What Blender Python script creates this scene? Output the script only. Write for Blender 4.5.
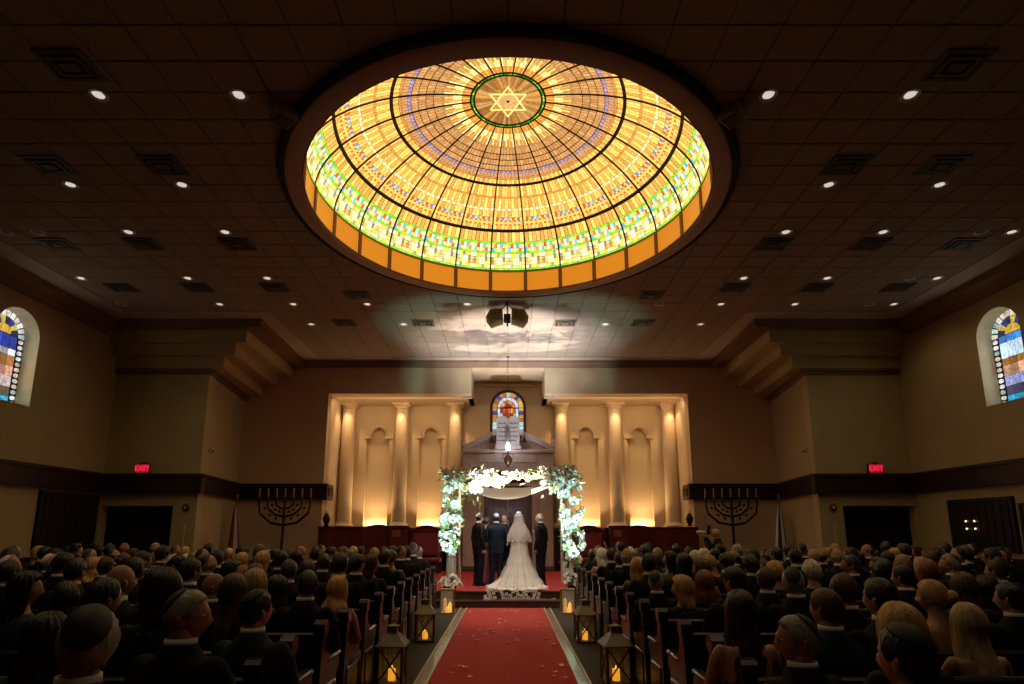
import bpy, bmesh, math, random
from math import sin, cos, pi, radians as R, sqrt, atan2, exp
from mathutils import Vector, Matrix, noise

for o in list(bpy.data.objects):
    bpy.data.objects.remove(o, do_unlink=True)
SC = bpy.context.scene
COL = SC.collection
rnd = random.Random(7)

# ------------------------------------------------------------------ camera, world, lights, exposure
CAMZ = 1.67
cd = bpy.data.cameras.new('camera'); cam = bpy.data.objects.new('camera', cd); COL.objects.link(cam)
cam.location = (0, 0, CAMZ); cam.rotation_euler = (R(90 + 10.44), 0, 0)
cd.sensor_fit = 'HORIZONTAL'; cd.sensor_width = 36.0; cd.lens = 575 / 1024 * 36
cd.shift_x = 4 / 1024; cd.shift_y = 82 / 1024; cd.clip_start = .05; cd.clip_end = 100
SC.camera = cam
W = bpy.data.worlds.new('hall_world'); SC.world = W; W.use_nodes = True
W.node_tree.nodes['Background'].inputs[0].default_value = (0.5, 0.35, 0.25, 1)
W.node_tree.nodes['Background'].inputs[1].default_value = 0.0
SC.view_settings.view_transform = 'Standard'; SC.view_settings.look = 'None'
SC.view_settings.exposure = 0.0; SC.view_settings.gamma = 1.0
try: SC.view_settings.use_curve_mapping = False
except Exception: pass

def lamp(name, kind, loc, target, power, color, size=.1, angle=60, blend=.4, size_y=None):
    l = bpy.data.lights.new(name, kind); o = bpy.data.objects.new(name, l); COL.objects.link(o)
    o.location = loc
    if target is not None:
        o.rotation_euler = (Vector(target) - Vector(loc)).to_track_quat('-Z', 'Y').to_euler()
    l.energy = power; l.color = color
    if kind == 'SPOT':
        l.spot_size = R(angle); l.spot_blend = blend; l.shadow_soft_size = size
    elif kind == 'AREA':
        l.shape = 'RECTANGLE'; l.size = size; l.size_y = size_y or size
    else: l.shadow_soft_size = size
    return o
AMB = (1.0, .67, .36)
COLX = [-6.0, -4.0, -1.98, 2.0, 4.02, 6.05]
PANX = [-4.93, -2.94, 2.97, 4.98]
# column spots recessed in the niche soffit
for x in COLX:
    lamp('column_spot_light', 'SPOT', (x * .995, 20.62, 6.33), (x, 21.45, 3.4), 85, AMB, .03, 74, .6)
for x in (-3.9, 3.9):  # unseen strips added to wash the niche wall evenly
    lamp('niche_fill_light', 'AREA', (x, 20.05, 6.30), (x, 21.6, 4.3), 34, (1, .70, .40), 4.4, size_y=.08)
# warm strip uplights standing on the plinth in front of each arched recess
for x in PANX:
    lamp('recess_uplight_light', 'AREA', (x, 21.675, 1.80), (x, 21.70, 4.6), 16, (1, .66, .30), .74, size_y=.09)
    lamp('recess_glow_light', 'SPOT', (x, 21.05, 1.85), (x, 21.75, 5.2), 70, (1, .68, .36), .05, 120, .7)
# cool theatre lights on the floor beside the steps, washing the canopy flowers and the ceiling; unseen fills added below
lamp('flower_wash_light', 'SPOT', (-1.42, 12.62, .25), (-1.38, 13.52, 2.2), 700, (.55, 1.0, .90), .05, 40, .6)
lamp('flower_wash_light', 'SPOT', (1.52, 12.62, .25), (1.52, 13.52, 2.2), 700, (.60, 1.0, .92), .05, 40, .6)
lamp('canopy_wash_light', 'SPOT', (-.05, 11.35, .12), (0, 17.2, 7.5), 8500, (.96, .95, .93), .03, 33, .6)
lamp('ceiling_fill_light', 'SPOT', (-1.80, 14.3, .40), (-.55, 17.0, 7.5), 1600, (1.0, .90, .76), .03, 48, 1.0)  # this and the next two: unseen lamps added to brighten the ceiling
lamp('ceiling_fill_light', 'SPOT', (1.95, 14.3, .40), (.45, 17.1, 7.5), 2600, (.74, .86, 1.0), .03, 48, 1.0)
lamp('ceiling_fill_light', 'SPOT', (0.15, 16.3, .45), (0.25, 18.0, 7.5), 3600, (.80, .86, 1.0), .05, 58, 1.0)
lamp('flower_key_light', 'SPOT', (-.85, 10.5, .12), (-1.33, 13.5, 2.35), 1500, (.52, 1.0, .90), .12, 16, 1.0)
lamp('flower_key_light', 'SPOT', (.95, 10.5, .12), (1.42, 13.5, 2.3), 1500, (.60, 1.0, .93), .12, 16, 1.0)
lamp('flower_key_light', 'SPOT', (-.06, 10.2, .10), (-.40, 13.5, 2.88), 1500, (1.0, .90, .70), .12, 15, 1.0)  # warm key added to brighten the middle of the flower beam
# unseen spot added at ceiling height to brighten the couple and stage
lamp('stage_fill_light', 'SPOT', (0, 4.9, 7.4), (.0, 12.6, .6), 1500, (1.0, .86, .70), .08, 30, .8)

# ------------------------------------------------------------------ helpers
def prop(o, label=None, cat=None, group=None, kind=None):
    if label: o['label'] = label
    if cat: o['category'] = cat
    if group: o['group'] = group
    if kind: o['kind'] = kind
    return o
def thing(name, label, cat, loc=(0, 0, 0), rz=0, group=None):
    o = bpy.data.objects.new(name, None); COL.objects.link(o)
    o.empty_display_size = .1
    o.location = loc; o.rotation_euler = (0, 0, rz)
    return prop(o, label, cat, group)
def link(name, me, parent=None, mats=None):
    o = bpy.data.objects.new(name, me); COL.objects.link(o)
    if parent is not None: o.parent = parent
    if mats:
        for i, m in enumerate(mats):
            o.material_slots[i].link = 'OBJECT'; o.material_slots[i].material = m
    return o

class MB:
    def __init__(s): s.v = []; s.f = []; s.m = []; s.c = None
    def add(s, vs, fs, mi=0):
        b = len(s.v); s.v += [tuple(v) for v in vs]
        for f in fs: s.f.append(tuple(b + i for i in f)); s.m.append(mi)
        return s
    def box(s, x0, x1, y0, y1, z0, z1, mi=0, bev=0):
        if bev:
            b = min(bev, (x1-x0)/3, (y1-y0)/3, (z1-z0)/3)
            bm = bmesh.new(); bmesh.ops.create_cube(bm, size=1)
            for v in bm.verts: v.co = ((x0+x1)/2 + v.co.x*(x1-x0), (y0+y1)/2 + v.co.y*(y1-y0), (z0+z1)/2 + v.co.z*(z1-z0))
            bmesh.ops.bevel(bm, geom=bm.edges[:], offset=b, segments=1, affect='EDGES')
            bm.verts.index_update()
            s.add([v.co[:] for v in bm.verts], [[v.index for v in f.verts] for f in bm.faces], mi); bm.free()
            return s
        return s.add([(x0,y0,z0),(x1,y0,z0),(x1,y1,z0),(x0,y1,z0),(x0,y0,z1),(x1,y0,z1),(x1,y1,z1),(x0,y1,z1)],
              [(0,3,2,1),(4,5,6,7),(0,1,5,4),(1,2,6,5),(2,3,7,6),(3,0,4,7)], mi)
    def prism(s, poly, axis, a, b, mi=0):
        """poly 2D outline extruded along axis: 'x' -> (y,z), 'y' -> (x,z), 'z' -> (x,y)"""
        n = len(poly)
        def P(p, t):
            return {'x': (t, p[0], p[1]), 'y': (p[0], t, p[1]), 'z': (p[0], p[1], t)}[axis]
        vs = [P(p, a) for p in poly] + [P(p, b) for p in poly]
        fs = [(i, (i+1) % n, n + (i+1) % n, n + i) for i in range(n)] + [tuple(range(n-1, -1, -1)), tuple(range(n, 2*n))]
        return s.add(vs, fs, mi)
    def tube(s, pts, rad, n=8, mi=0, cap=True, sq=1.0):
        pts = [Vector(p) for p in pts]
        if not isinstance(rad, (list, tuple)): rad = [rad] * len(pts)
        vs = []; fs = []; N = len(pts); up0 = None
        for i, p in enumerate(pts):
            t = (pts[min(i+1, N-1)] - pts[max(i-1, 0)]).normalized()
            if up0 is None: up0 = Vector((0, 1, 0)) if abs(t.y) < .9 else Vector((1, 0, 0))
            a = t.cross(up0).normalized(); b = a.cross(t).normalized(); up0 = b
            for k in range(n):
                q = 2*pi*k/n; vs.append(p + rad[i]*(cos(q)*a + sin(q)*b*sq))
        for i in range(N-1):
            for k in range(n):
                fs.append((i*n+k, i*n+(k+1) % n, (i+1)*n+(k+1) % n, (i+1)*n+k))
        if cap:
            fs.append(tuple(range(n-1, -1, -1))); fs.append(tuple((N-1)*n+k for k in range(n)))
        return s.add(vs, fs, mi)
    def limb(s, pts, rad, n=12, mi=0):
        P = [Vector(p) for p in pts]; d0 = (P[0]-P[1]).normalized(); d1 = (P[-1]-P[-2]).normalized()
        q = [P[0]+d0*rad[0]*.75, P[0]+d0*rad[0]*.5]; r = [rad[0]*.4, rad[0]*.8]
        q += P; r += list(rad); q += [P[-1]+d1*rad[-1]*.5, P[-1]+d1*rad[-1]*.75]; r += [rad[-1]*.8, rad[-1]*.4]
        return s.tube(q, r, n, mi)
    def lathe(s, prof, n=24, c=(0, 0, 0), mi=0, sx=1, sy=1, closed=False, caps=True):
        vs = []; fs = []; k = len(prof)
        for (r, z) in prof:
            for i in range(n):
                a = 2*pi*i/n; vs.append((c[0]+r*sx*cos(a), c[1]+r*sy*sin(a), c[2]+z))
        for j in range(k if closed else k-1):
            j2 = (j+1) % k
            for i in range(n): fs.append((j*n+i, j*n+(i+1) % n, j2*n+(i+1) % n, j2*n+i))
        if not closed and caps:
            if prof[0][0] > 1e-4: fs.append(tuple(range(n-1, -1, -1)))
            if prof[-1][0] > 1e-4: fs.append(tuple((k-1)*n+i for i in range(n)))
        return s.add(vs, fs, mi)
    def loft(s, rings, n=20, mi=0):
        """rings: (cx, cy, z, half x, half y)"""
        vs = []; fs = []; k = len(rings)
        for (cx, cy, z, hx, hy) in rings:
            for i in range(n):
                a = 2*pi*i/n; c, d = cos(a), sin(a)
                e = .82
                vs.append((cx+hx*math.copysign(abs(c)**e, c), cy+hy*math.copysign(abs(d)**e, d), z))
        for j in range(k-1):
            for i in range(n): fs.append((j*n+i, j*n+(i+1) % n, (j+1)*n+(i+1) % n, (j+1)*n+i))
        fs.append(tuple(range(n-1, -1, -1))); fs.append(tuple((k-1)*n+i for i in range(n)))
        return s.add(vs, fs, mi)
    def ball(s, c, r, n=12, m=8, mi=0, rot=None):
        if not isinstance(r, (tuple, list)): r = (r, r, r)
        vs = []; fs = []
        for j in range(m+1):
            t = pi*j/m
            for i in range(n):
                a = 2*pi*i/n; p = Vector((r[0]*sin(t)*cos(a), r[1]*sin(t)*sin(a), r[2]*cos(t)))
                if rot: p = rot @ p
                vs.append(p + Vector(c))
        for j in range(m):
            for i in range(n): fs.append((j*n+i, (j+1)*n+i, (j+1)*n+(i+1) % n, j*n+(i+1) % n))
        return s.add(vs, fs, mi)
    def grid(s, fn, nu, nv, mi=0, wrap=False):
        vs = [fn(i/nu, j/nv) for j in range(nv+1) for i in range(nu if wrap else nu+1)]
        w = nu if wrap else nu+1; fs = []
        for j in range(nv):
            for i in range(nu):
                i2 = (i+1) % w if wrap else i+1
                fs.append((j*w+i, j*w+i2, (j+1)*w+i2, (j+1)*w+i))
        return s.add(vs, fs, mi)
    def merge(s, other, M=None, mi=None):
        b = len(s.v)
        s.v += [tuple(M @ Vector(v)) if M else v for v in other.v]
        for f, m in zip(other.f, other.m): s.f.append(tuple(b+i for i in f)); s.m.append(m if mi is None else mi)
        return s
    def mesh(s, name, mats, smooth=False):
        me = bpy.data.meshes.new(name); me.from_pydata(s.v, [], s.f)
        for m in (mats if isinstance(mats, (list, tuple)) else [mats]): me.materials.append(m)
        me.polygons.foreach_set('material_index', s.m)
        bm = bmesh.new(); bm.from_mesh(me)
        bmesh.ops.remove_doubles(bm, verts=bm.verts, dist=1e-5)
        bmesh.ops.recalc_face_normals(bm, faces=bm.faces)
        bm.to_mesh(me); bm.free()
        if smooth:
            me.polygons.foreach_set('use_smooth', [True]*len(me.polygons))
            if smooth != 'all':
                me.set_sharp_from_angle(angle=R(38))
        me.update(); return me
    def obj(s, name, mats, parent=None, smooth=False):
        return link(name, s.mesh(name, mats, smooth), parent)

def fuse(mb, voxel, tris, smooth=3):
    """one continuous skin out of overlapping lofts"""
    me = mb.mesh('tmp', []) if False else None
    me = bpy.data.meshes.new('tmp'); me.from_pydata(mb.v, [], mb.f)
    bm = bmesh.new(); bm.from_mesh(me); bmesh.ops.recalc_face_normals(bm, faces=bm.faces); bm.to_mesh(me); bm.free()
    o = bpy.data.objects.new('tmp', me); COL.objects.link(o)
    m = o.modifiers.new('r', 'REMESH'); m.mode = 'VOXEL'; m.voxel_size = voxel
    m = o.modifiers.new('s', 'SMOOTH'); m.iterations = smooth; m.factor = .5
    dg = bpy.context.evaluated_depsgraph_get(); dg.update()
    n = sum(len(p.vertices)-2 for p in o.evaluated_get(dg).data.polygons)
    if n > tris:
        m = o.modifiers.new('d', 'DECIMATE'); m.ratio = tris/n
        dg.update()
    e = bpy.data.meshes.new_from_object(o.evaluated_get(dg))
    out = MB(); out.v = [tuple(v.co) for v in e.vertices]; out.f = [tuple(p.vertices) for p in e.polygons]; out.m = [0]*len(out.f)
    bpy.data.objects.remove(o); bpy.data.meshes.remove(me); bpy.data.meshes.remove(e)
    return out

# ------------------------------------------------------------------ materials
MATS = {}
def mat(name, col, rough=.6, metal=0, var=0, scale=8, bump=0, bscale=40, emit=0, emit_col=None, spec=.5, stretch=None, coat=0, sheen=0):
    if name in MATS: return MATS[name]
    m = bpy.data.materials.new(name); m.use_nodes = True; nt = m.node_tree; N = nt.nodes; L = nt.links
    b = N['Principled BSDF']; c = (*col, 1)
    b.inputs['Base Color'].default_value = c; b.inputs['Roughness'].default_value = rough
    b.inputs['Metallic'].default_value = metal; b.inputs['Specular IOR Level'].default_value = spec
    if coat: b.inputs['Coat Weight'].default_value = coat; b.inputs['Coat Roughness'].default_value = .15
    if sheen: b.inputs['Sheen Weight'].default_value = sheen
    if emit:
        b.inputs['Emission Color'].default_value = (*(emit_col or col), 1); b.inputs['Emission Strength'].default_value = emit
    if var or bump:
        tc = N.new('ShaderNodeTexCoord'); src = tc.outputs['Object']
        if stretch:
            mp = N.new('ShaderNodeMapping'); mp.inputs['Scale'].default_value = stretch; L.new(src, mp.inputs[0]); src = mp.outputs[0]
        if var:
            n = N.new('ShaderNodeTexNoise'); n.inputs['Scale'].default_value = scale; n.inputs['Detail'].default_value = 5
            L.new(src, n.inputs['Vector'])
            r = N.new('ShaderNodeValToRGB'); r.color_ramp.elements[0].position = .3; r.color_ramp.elements[1].position = .7
            r.color_ramp.elements[0].color = (*[max(0, x*(1-var)) for x in col], 1); r.color_ramp.elements[1].color = (*[min(1, x*(1+var)) for x in col], 1)
            L.new(n.outputs['Fac'], r.inputs[0]); L.new(r.outputs[0], b.inputs['Base Color'])
        if bump:
            n2 = N.new('ShaderNodeTexNoise'); n2.inputs['Scale'].default_value = bscale; n2.inputs['Detail'].default_value = 4
            L.new(src, n2.inputs['Vector'])
            bp = N.new('ShaderNodeBump'); bp.inputs['Strength'].default_value = bump; bp.inputs['Distance'].default_value = .02
            L.new(n2.outputs['Fac'], bp.inputs['Height']); L.new(bp.outputs[0], b.inputs['Normal'])
    MATS[name] = m; return m

def glass_mat(name, strength, nscale=30, nvar=.35, stretch=None):
    """backlit art glass, the pane colour comes from the colour attribute, with streaks in the glass"""
    m = bpy.data.materials.new(name); m.use_nodes = True; nt = m.node_tree; N = nt.nodes; L = nt.links
    b = N['Principled BSDF']; b.inputs['Roughness'].default_value = .35
    a = N.new('ShaderNodeVertexColor'); a.layer_name = 'glass'
    tc = N.new('ShaderNodeTexCoord'); n = N.new('ShaderNodeTexNoise'); n.inputs['Scale'].default_value = nscale; n.inputs['Detail'].default_value = 4
    src = tc.outputs['Object']
    if stretch:
        mp = N.new('ShaderNodeMapping'); mp.inputs['Scale'].default_value = stretch; L.new(src, mp.inputs[0]); src = mp.outputs[0]
    L.new(src, n.inputs['Vector'])
    mr = N.new('ShaderNodeMapRange'); mr.inputs['From Min'].default_value = .3; mr.inputs['From Max'].default_value = .7
    mr.inputs['To Min'].default_value = 1-nvar; mr.inputs['To Max'].default_value = 1+nvar
    L.new(n.outputs['Fac'], mr.inputs['Value'])
    mx = N.new('ShaderNodeVectorMath'); mx.operation = 'SCALE'; L.new(a.outputs['Color'], mx.inputs[0]); L.new(mr.outputs[0], mx.inputs['Scale'])
    L.new(mx.outputs[0], b.inputs['Emission Color']); b.inputs['Emission Strength'].default_value = strength
    b.inputs['Base Color'].default_value = (.05, .04, .03, 1)
    return m
def paint(me, cols):
    """one colour per polygon, stored as a corner attribute called glass"""
    at = me.color_attributes.new('glass', 'FLOAT_COLOR', 'CORNER')
    buf = []
    for p in me.polygons:
        c = cols[p.index]; buf += [c[0], c[1], c[2], 1.0]*p.loop_total
    at.data.foreach_set('color', buf)

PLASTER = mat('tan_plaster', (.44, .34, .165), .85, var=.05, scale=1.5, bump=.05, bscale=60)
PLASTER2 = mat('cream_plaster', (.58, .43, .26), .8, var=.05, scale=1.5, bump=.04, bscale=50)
CORN = mat('cornice_brown', (.20, .105, .045), .6, var=.1, scale=3)
WOOD = mat('dark_mahogany', (.035, .010, .008), .35, var=.35, scale=6, stretch=(1, 1, .15), coat=.3)
WOODR = mat('red_mahogany', (.10, .015, .011), .35, var=.3, scale=6, stretch=(1, 1, .15), coat=.3)
WOODP = mat('pew_wood', (.012, .005, .005), .35, var=.3, scale=5, stretch=(.2, 1, 1), coat=.15)
LEDGE = mat('ledge_wood', (.022, .007, .006), .4, var=.3, scale=4, stretch=(.2, .2, 1))
BLACK = mat('black_matte', (.006, .005, .005), .8)
DARKMETAL = mat('dark_bronze', (.030, .016, .010), .4, metal=.7)
BRASS = mat('old_brass', (.42, .25, .09), .35, metal=.9)
TILE = mat('ceiling_tile', (.29, .215, .150), .9, var=.06, scale=3, bump=.25, bscale=140)
GRIDM = mat('tile_grid_backing', (.11, .08, .055), .9)  # dark backing plane seen in the joints between tiles
CEILP = mat('ceiling_plaster', (.42, .34, .27), .9, var=.04, scale=2)
CARPET = mat('red_carpet', (.42, .028, .022), .95, var=.12, scale=20, bump=.3, bscale=300)
FLOOR = mat('grey_carpet', (.045, .036, .028), .95, var=.2, scale=30, bump=.3, bscale=250)
RING = mat('ring_brown', (.60, .42, .31), .7, var=.05)
RINGD = mat('ring_shaded', (.014, .009, .008), .8)  # shade on the ring's outer face put into its colour
BRONZE = mat('dome_bronze', (.16, .075, .025), .5, metal=.3)
LEAD = mat('lead_came', (.02, .012, .008), .6)
WHITE = mat('white_cloth', (.80, .78, .76), .8, bump=.05)
SHIRT = mat('white_shirt', (.75, .73, .70), .7)

# ------------------------------------------------------------------ setting: floor, walls
def struct(name, mb, m, parent=None, smooth=False):
    o = mb.obj(name, m, parent, smooth)
    if parent is None: o['kind'] = 'structure'
    return o
CZ = 7.52; WX = 11.33; YB = 19.6; YN = 21.6; YC = 16.1; CX = 8.63; YR = -5.0
struct('floor', MB().box(-WX-.3, WX+.3, YR-.3, YN+.3, -.2, 0), FLOOR)

def arch_pts(cy, hw, z0, zs, n=14):
    """outline (h, z) of an arched opening, centre cy, half width hw, sill z0, spring zs"""
    return [(cy-hw, z0)] + [(cy-hw*cos(pi*i/n), zs+hw*sin(pi*i/n)) for i in range(n+1)] + [(cy+hw, z0)]
def holed_wall(poly_outer, holes, axis, a, b, m, name):
    """flat wall with holes: filled in 2D, then extruded"""
    bm = bmesh.new()
    def P(p, t): return {'x': (t, p[0], p[1]), 'y': (p[0], t, p[1])}[axis]
    eds = []
    for loop in [poly_outer]+holes:
        vs = [bm.verts.new(P(p, a)) for p in loop]
        for i in range(len(vs)): eds.append(bm.edges.new((vs[i], vs[(i+1) % len(vs)])))
    bmesh.ops.triangle_fill(bm, use_beauty=True, use_dissolve=False, edges=eds)
    r = bmesh.ops.extrude_face_region(bm, geom=bm.faces[:])
    d = Vector(P((0, 0), b)) - Vector(P((0, 0), a))
    for g in r['geom']:
        if isinstance(g, bmesh.types.BMVert): g.co += d
    bmesh.ops.recalc_face_normals(bm, faces=bm.faces)
    me = bpy.data.meshes.new(name); bm.to_mesh(me); bm.free(); me.materials.append(m)
    o = link(name, me); o['kind'] = 'structure'; return o
WINY = 12.72; WINH = .6; WZ0 = 4.53; WZS = 6.16
for sgn, nm in ((-1, 'left'), (1, 'right')):
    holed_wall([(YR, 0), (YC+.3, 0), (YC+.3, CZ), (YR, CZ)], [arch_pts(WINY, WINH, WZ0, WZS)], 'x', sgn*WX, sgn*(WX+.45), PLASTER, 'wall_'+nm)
struct('wall_rear', MB().box(-WX-.4, WX+.4, YR-.3, YR, 0, CZ+.1), PLASTER)
DOORZ = 2.33
for sgn, nm in ((-1, 'left'), (1, 'right')):
    # chamber front with a dark doorway beside the side wall
    x0, x1 = sorted((sgn*CX, sgn*(WX+.3))); d0, d1 = sorted((sgn*9.29, sgn*11.30))
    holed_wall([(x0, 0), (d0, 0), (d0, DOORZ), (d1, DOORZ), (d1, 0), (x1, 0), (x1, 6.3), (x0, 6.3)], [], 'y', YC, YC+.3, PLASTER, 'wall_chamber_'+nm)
    a, b = sorted((sgn*CX, sgn*(CX+.25)))
    mb = MB().add([(sgn*CX, YC, 0), (sgn*9.2, YB+.1, 0), (sgn*9.2, YB+.1, 6.4), (sgn*CX, YC, 6.4), (sgn*(CX+.3), YC+.3, 0), (sgn*9.5, YB+.1, 0), (sgn*9.5, YB+.1, 6.4), (sgn*(CX+.3), YC+.3, 6.4)],
                  [(0, 1, 2, 3), (4, 5, 6, 7), (0, 3, 7, 4), (1, 2, 6, 5), (3, 2, 6, 7), (0, 1, 5, 4)])
    struct('wall_return_'+nm, mb, PLASTER)
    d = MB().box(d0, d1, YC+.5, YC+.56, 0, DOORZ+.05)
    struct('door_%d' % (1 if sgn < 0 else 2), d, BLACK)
# back wall with the T-shaped opening of the ark bay
NXL, NXR, NZ, BZ, BX = -6.28, 6.28, 6.36, 7.30, 1.29
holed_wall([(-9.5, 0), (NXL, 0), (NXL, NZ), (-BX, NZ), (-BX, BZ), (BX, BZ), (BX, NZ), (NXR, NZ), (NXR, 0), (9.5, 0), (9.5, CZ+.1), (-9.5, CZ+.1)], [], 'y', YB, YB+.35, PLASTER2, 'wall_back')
# niche: jambs, soffits, rear wall with arched recesses
mb = MB()
for s in (-1, 1):
    mb.add([(s*6.28, YB+.3, 0), (s*6.28, YN, 0), (s*6.28, YN, NZ+.2), (s*6.28, YB+.3, NZ+.2), (s*6.5, YB+.3, 0), (s*6.5, YN, 0), (s*6.5, YN, NZ+.2), (s*6.5, YB+.3, NZ+.2)],
           [(0, 1, 2, 3), (4, 5, 6, 7), (0, 3, 7, 4), (1, 2, 6, 5), (2, 3, 7, 6), (0, 1, 5, 4)])
    x0, x1 = sorted((s*6.5, s*BX)); mb.box(x0, x1, YB+.35, YN, NZ, NZ+.12)
    x0, x1 = sorted((s*BX, s*(BX+.15))); mb.box(x0, x1, YB+.35, YN, NZ, BZ+.12)
mb.box(-BX-.1, BX+.1, YB+.35, YN, BZ, BZ+.12)
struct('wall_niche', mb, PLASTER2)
def recess_outline(x):
    w, sh, r, n = .44, .10, .27, 12
    zb, z1, z2 = 1.6, 5.13, 5.20
    L = [(x-w, zb), (x-w, z1), (x-r, z1)]
    L += [(x-r*cos(pi*i/n), z2+r*1.18*sin(pi*i/n)) for i in range(n+1)]
    return L + [(x+r, z1), (x+w, z1), (x+w, zb)]
awin = arch_pts(0, .62, 5.30, 6.30)
holed_wall([(-6.5, 0), (6.5, 0), (6.5, BZ+.2), (-6.5, BZ+.2)], [recess_outline(x) for x in PANX]+[awin], 'y', YN, YN+.16, PLASTER2, 'wall_ark')
struct('wall_recess', MB().box(-6.5, -.9, YN+.17, YN+.25, 0, BZ+.2).box(.9, 6.5, YN+.17, YN+.25, 0, BZ+.2), PLASTER2)
# raised shoulders and arch band around each recess
mb = MB()
for x in PANX:
    for s in (-1, 1): mb.box(x+s*.40-.14, x+s*.40+.14, YN-.06, YN+.02, 5.09, 5.19)
    mb.tube([(x-.30*cos(pi*i/14), YN-.01, 5.19+.36*sin(pi*i/14)) for i in range(15)], .05, 6)
struct('trim_1', mb, PLASTER2)
# plinth in the niche
struct('trim_2', MB().box(-6.27, -1.62, 20.2, YN-.001, .33, 1.74).box(1.62, 6.27, 20.2, YN-.001, .33, 1.74), WOOD)
# dark ledge that runs round the hall
LZ0, LZ1 = 2.68, 3.19
k = 3
for s in (-1, 1):
    x0, x1 = sorted((s*(WX-.14), s*WX))
    struct('trim_%d' % k, MB().box(x0, x1, YR, YC-.15, LZ0, LZ1).box(x0 - (.05 if s > 0 else 0), x1 + (.05 if s < 0 else 0), YR, YC-.15, LZ1-.06, LZ1+.02), LEDGE); k += 1
    a, b = sorted((s*(WX-.001), s*(CX-.14)))
    struct('trim_%d' % k, MB().box(a, b, YC-.15, YC-.001, LZ0, LZ1).box(a, b, YC-.19, YC-.001, LZ1-.06, LZ1+.02), LEDGE); k += 1
    mb = MB()
    for z0, z1, e in ((LZ0, LZ1, .14), (LZ1-.06, LZ1+.02, .18)):
        mb.prism([(s*(CX-e), YC-.15), (s*(CX-.0), YC-.001), (s*9.19, YB-.15), (s*(9.19-e), YB-.15)], 'z', z0, z1)
    struct('trim_%d' % k, mb, LEDGE); k += 1
    a, b = sorted((s*9.19, s*6.1))
    a2, b2 = sorted((s*6.1, s*6.277))
    mb = MB().box(a, b, YB-.15, YB-.001, LZ0, LZ1).box(a, b, YB-.19, YB-.001, LZ1-.06, LZ1+.02)
    mb.box(a2, b2, YB-.05, YB+.55, LZ0, LZ1)
    for i in range(4): mb.box(min(s*6.07, s*6.10), max(s*6.07, s*6.10), YB+.03+i*.13, YB+.10+i*.13, LZ0+.12, LZ1-.12)
    struct('trim_%d' % k, mb, LEDGE); k += 1
    # dark wainscot below
    x0, x1 = sorted((s*(WX-.05), s*WX))
    struct('baseboard_%s' % ('left' if s < 0 else 'right'), MB().box(x0, x1, YR, YC-.01, 0, 1.0).box(min(x0, x1-.09) if s > 0 else x0, x1 if s > 0 else max(x1, x0+.09), YR, YC-.01, .98, 1.04), WOOD)
# cornice where side wall meets ceiling
for s in (-1, 1):
    pr = [(s*WX, 7.10), (s*(WX-.08), 7.10), (s*(WX-.12), 7.22), (s*(WX-.30), 7.36), (s*(WX-.34), 7.50), (s*WX, 7.50)]
    struct('trim_%d' % k, MB().prism(pr, 'y', YR, 15.45), CORN); k += 1
# corbelled bulkheads over the two chambers
LAY = [(-6.98, 15.42, 7.52, 7.28, CORN, 'cor'), (-7.45, 15.66, 7.28, 6.92, PLASTER, ''), (-7.83, 15.84, 6.92, 6.60, PLASTER, ''),
       (-8.20, 16.0, 6.60, 6.26, PLASTER, ''), (-8.56, 16.06, 6.26, 6.08, CORN, 'cor')]
BKX = [-7.2, -7.56, -8.08, -8.60, -9.10]
for s in (-1, 1):
    root = None
    for i, (xs, yf, zt, zb, m, kd) in enumerate(LAY):
        xf = -s*xs if s > 0 else xs
        x_f = s*abs(xs); x_b = s*abs(BKX[i])
        mb = MB().prism([(s*WX, yf), (x_f, yf), (x_b, YB-.001), (s*WX, YB-.001)], 'z', zb, zt)
        if kd == 'cor':   # stepped bands of the moulding
            mb.prism([(s*WX, yf-.06), (x_f-s*.06, yf-.06), (x_b-s*.06, YB-.001), (s*WX, YB-.001)], 'z', zt-(zt-zb)*.45, zt-.002)
        o = mb.obj('trim_%d' % k if root is None else 'corbel_step', m, root)
        if root is None: root = o; o['kind'] = 'structure'; k += 1
# cornice on the back wall between the bulkheads
mb = MB().prism([(YB, 7.30), (YB-.07, 7.30), (YB-.12, 7.38), (YB-.2, 7.44), (YB-.22, 7.51), (YB, 7.51)], 'x', -7.2, 7.2)
struct('trim_%d' % k, mb, CORN); k += 1
# picture-rail strip at the top of the ark bay
struct('trim_%d' % k, MB().box(-.95, .95, YN-.10, YN-.001, 7.10, 7.2), PLASTER2); k += 1
for s in (-1, 1):
    a, b = sorted((s*1.28, s*1.62)); struct('trim_%d' % k, MB().box(a, b, YB+.36, YB+.5, NZ-.07, NZ-.001), PLASTER2); k += 1

# ------------------------------------------------------------------ ceiling: grid plane with lift-out tiles
DCY = 9.77; DR = 3.60
ceil_mb = MB()
nseg = 72
def outer_pt(a):
    dx, dy = cos(a), sin(a); t = 1e9
    if dx > 1e-9: t = min(t, (WX+.3)/dx)
    if dx < -1e-9: t = min(t, -(WX+.3)/dx)
    if dy > 1e-9: t = min(t, (YN+.3-DCY)/dy)
    if dy < -1e-9: t = min(t, (YR-.3-DCY)/dy)
    return dx*t, DCY+dy*t
angs = sorted([2*pi*i/nseg for i in range(nseg)]+[atan2(sy-DCY, sx) % (2*pi) for sx in (-WX-.3, WX+.3) for sy in (YR-.3, YN+.3)])
n = len(angs)
for zz in (CZ+.03, CZ+.12):
    b = len(ceil_mb.v)
    vs = [(3.78*cos(a), DCY+3.78*sin(a), zz) for a in angs]+[(*outer_pt(a), zz) for a in angs]
    ceil_mb.add(vs, [(i, (i+1) % n, n+(i+1) % n, n+i) for i in range(n)])
ceiling = struct('ceiling', ceil_mb, GRIDM)
TX, TY = .65, .53
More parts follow.
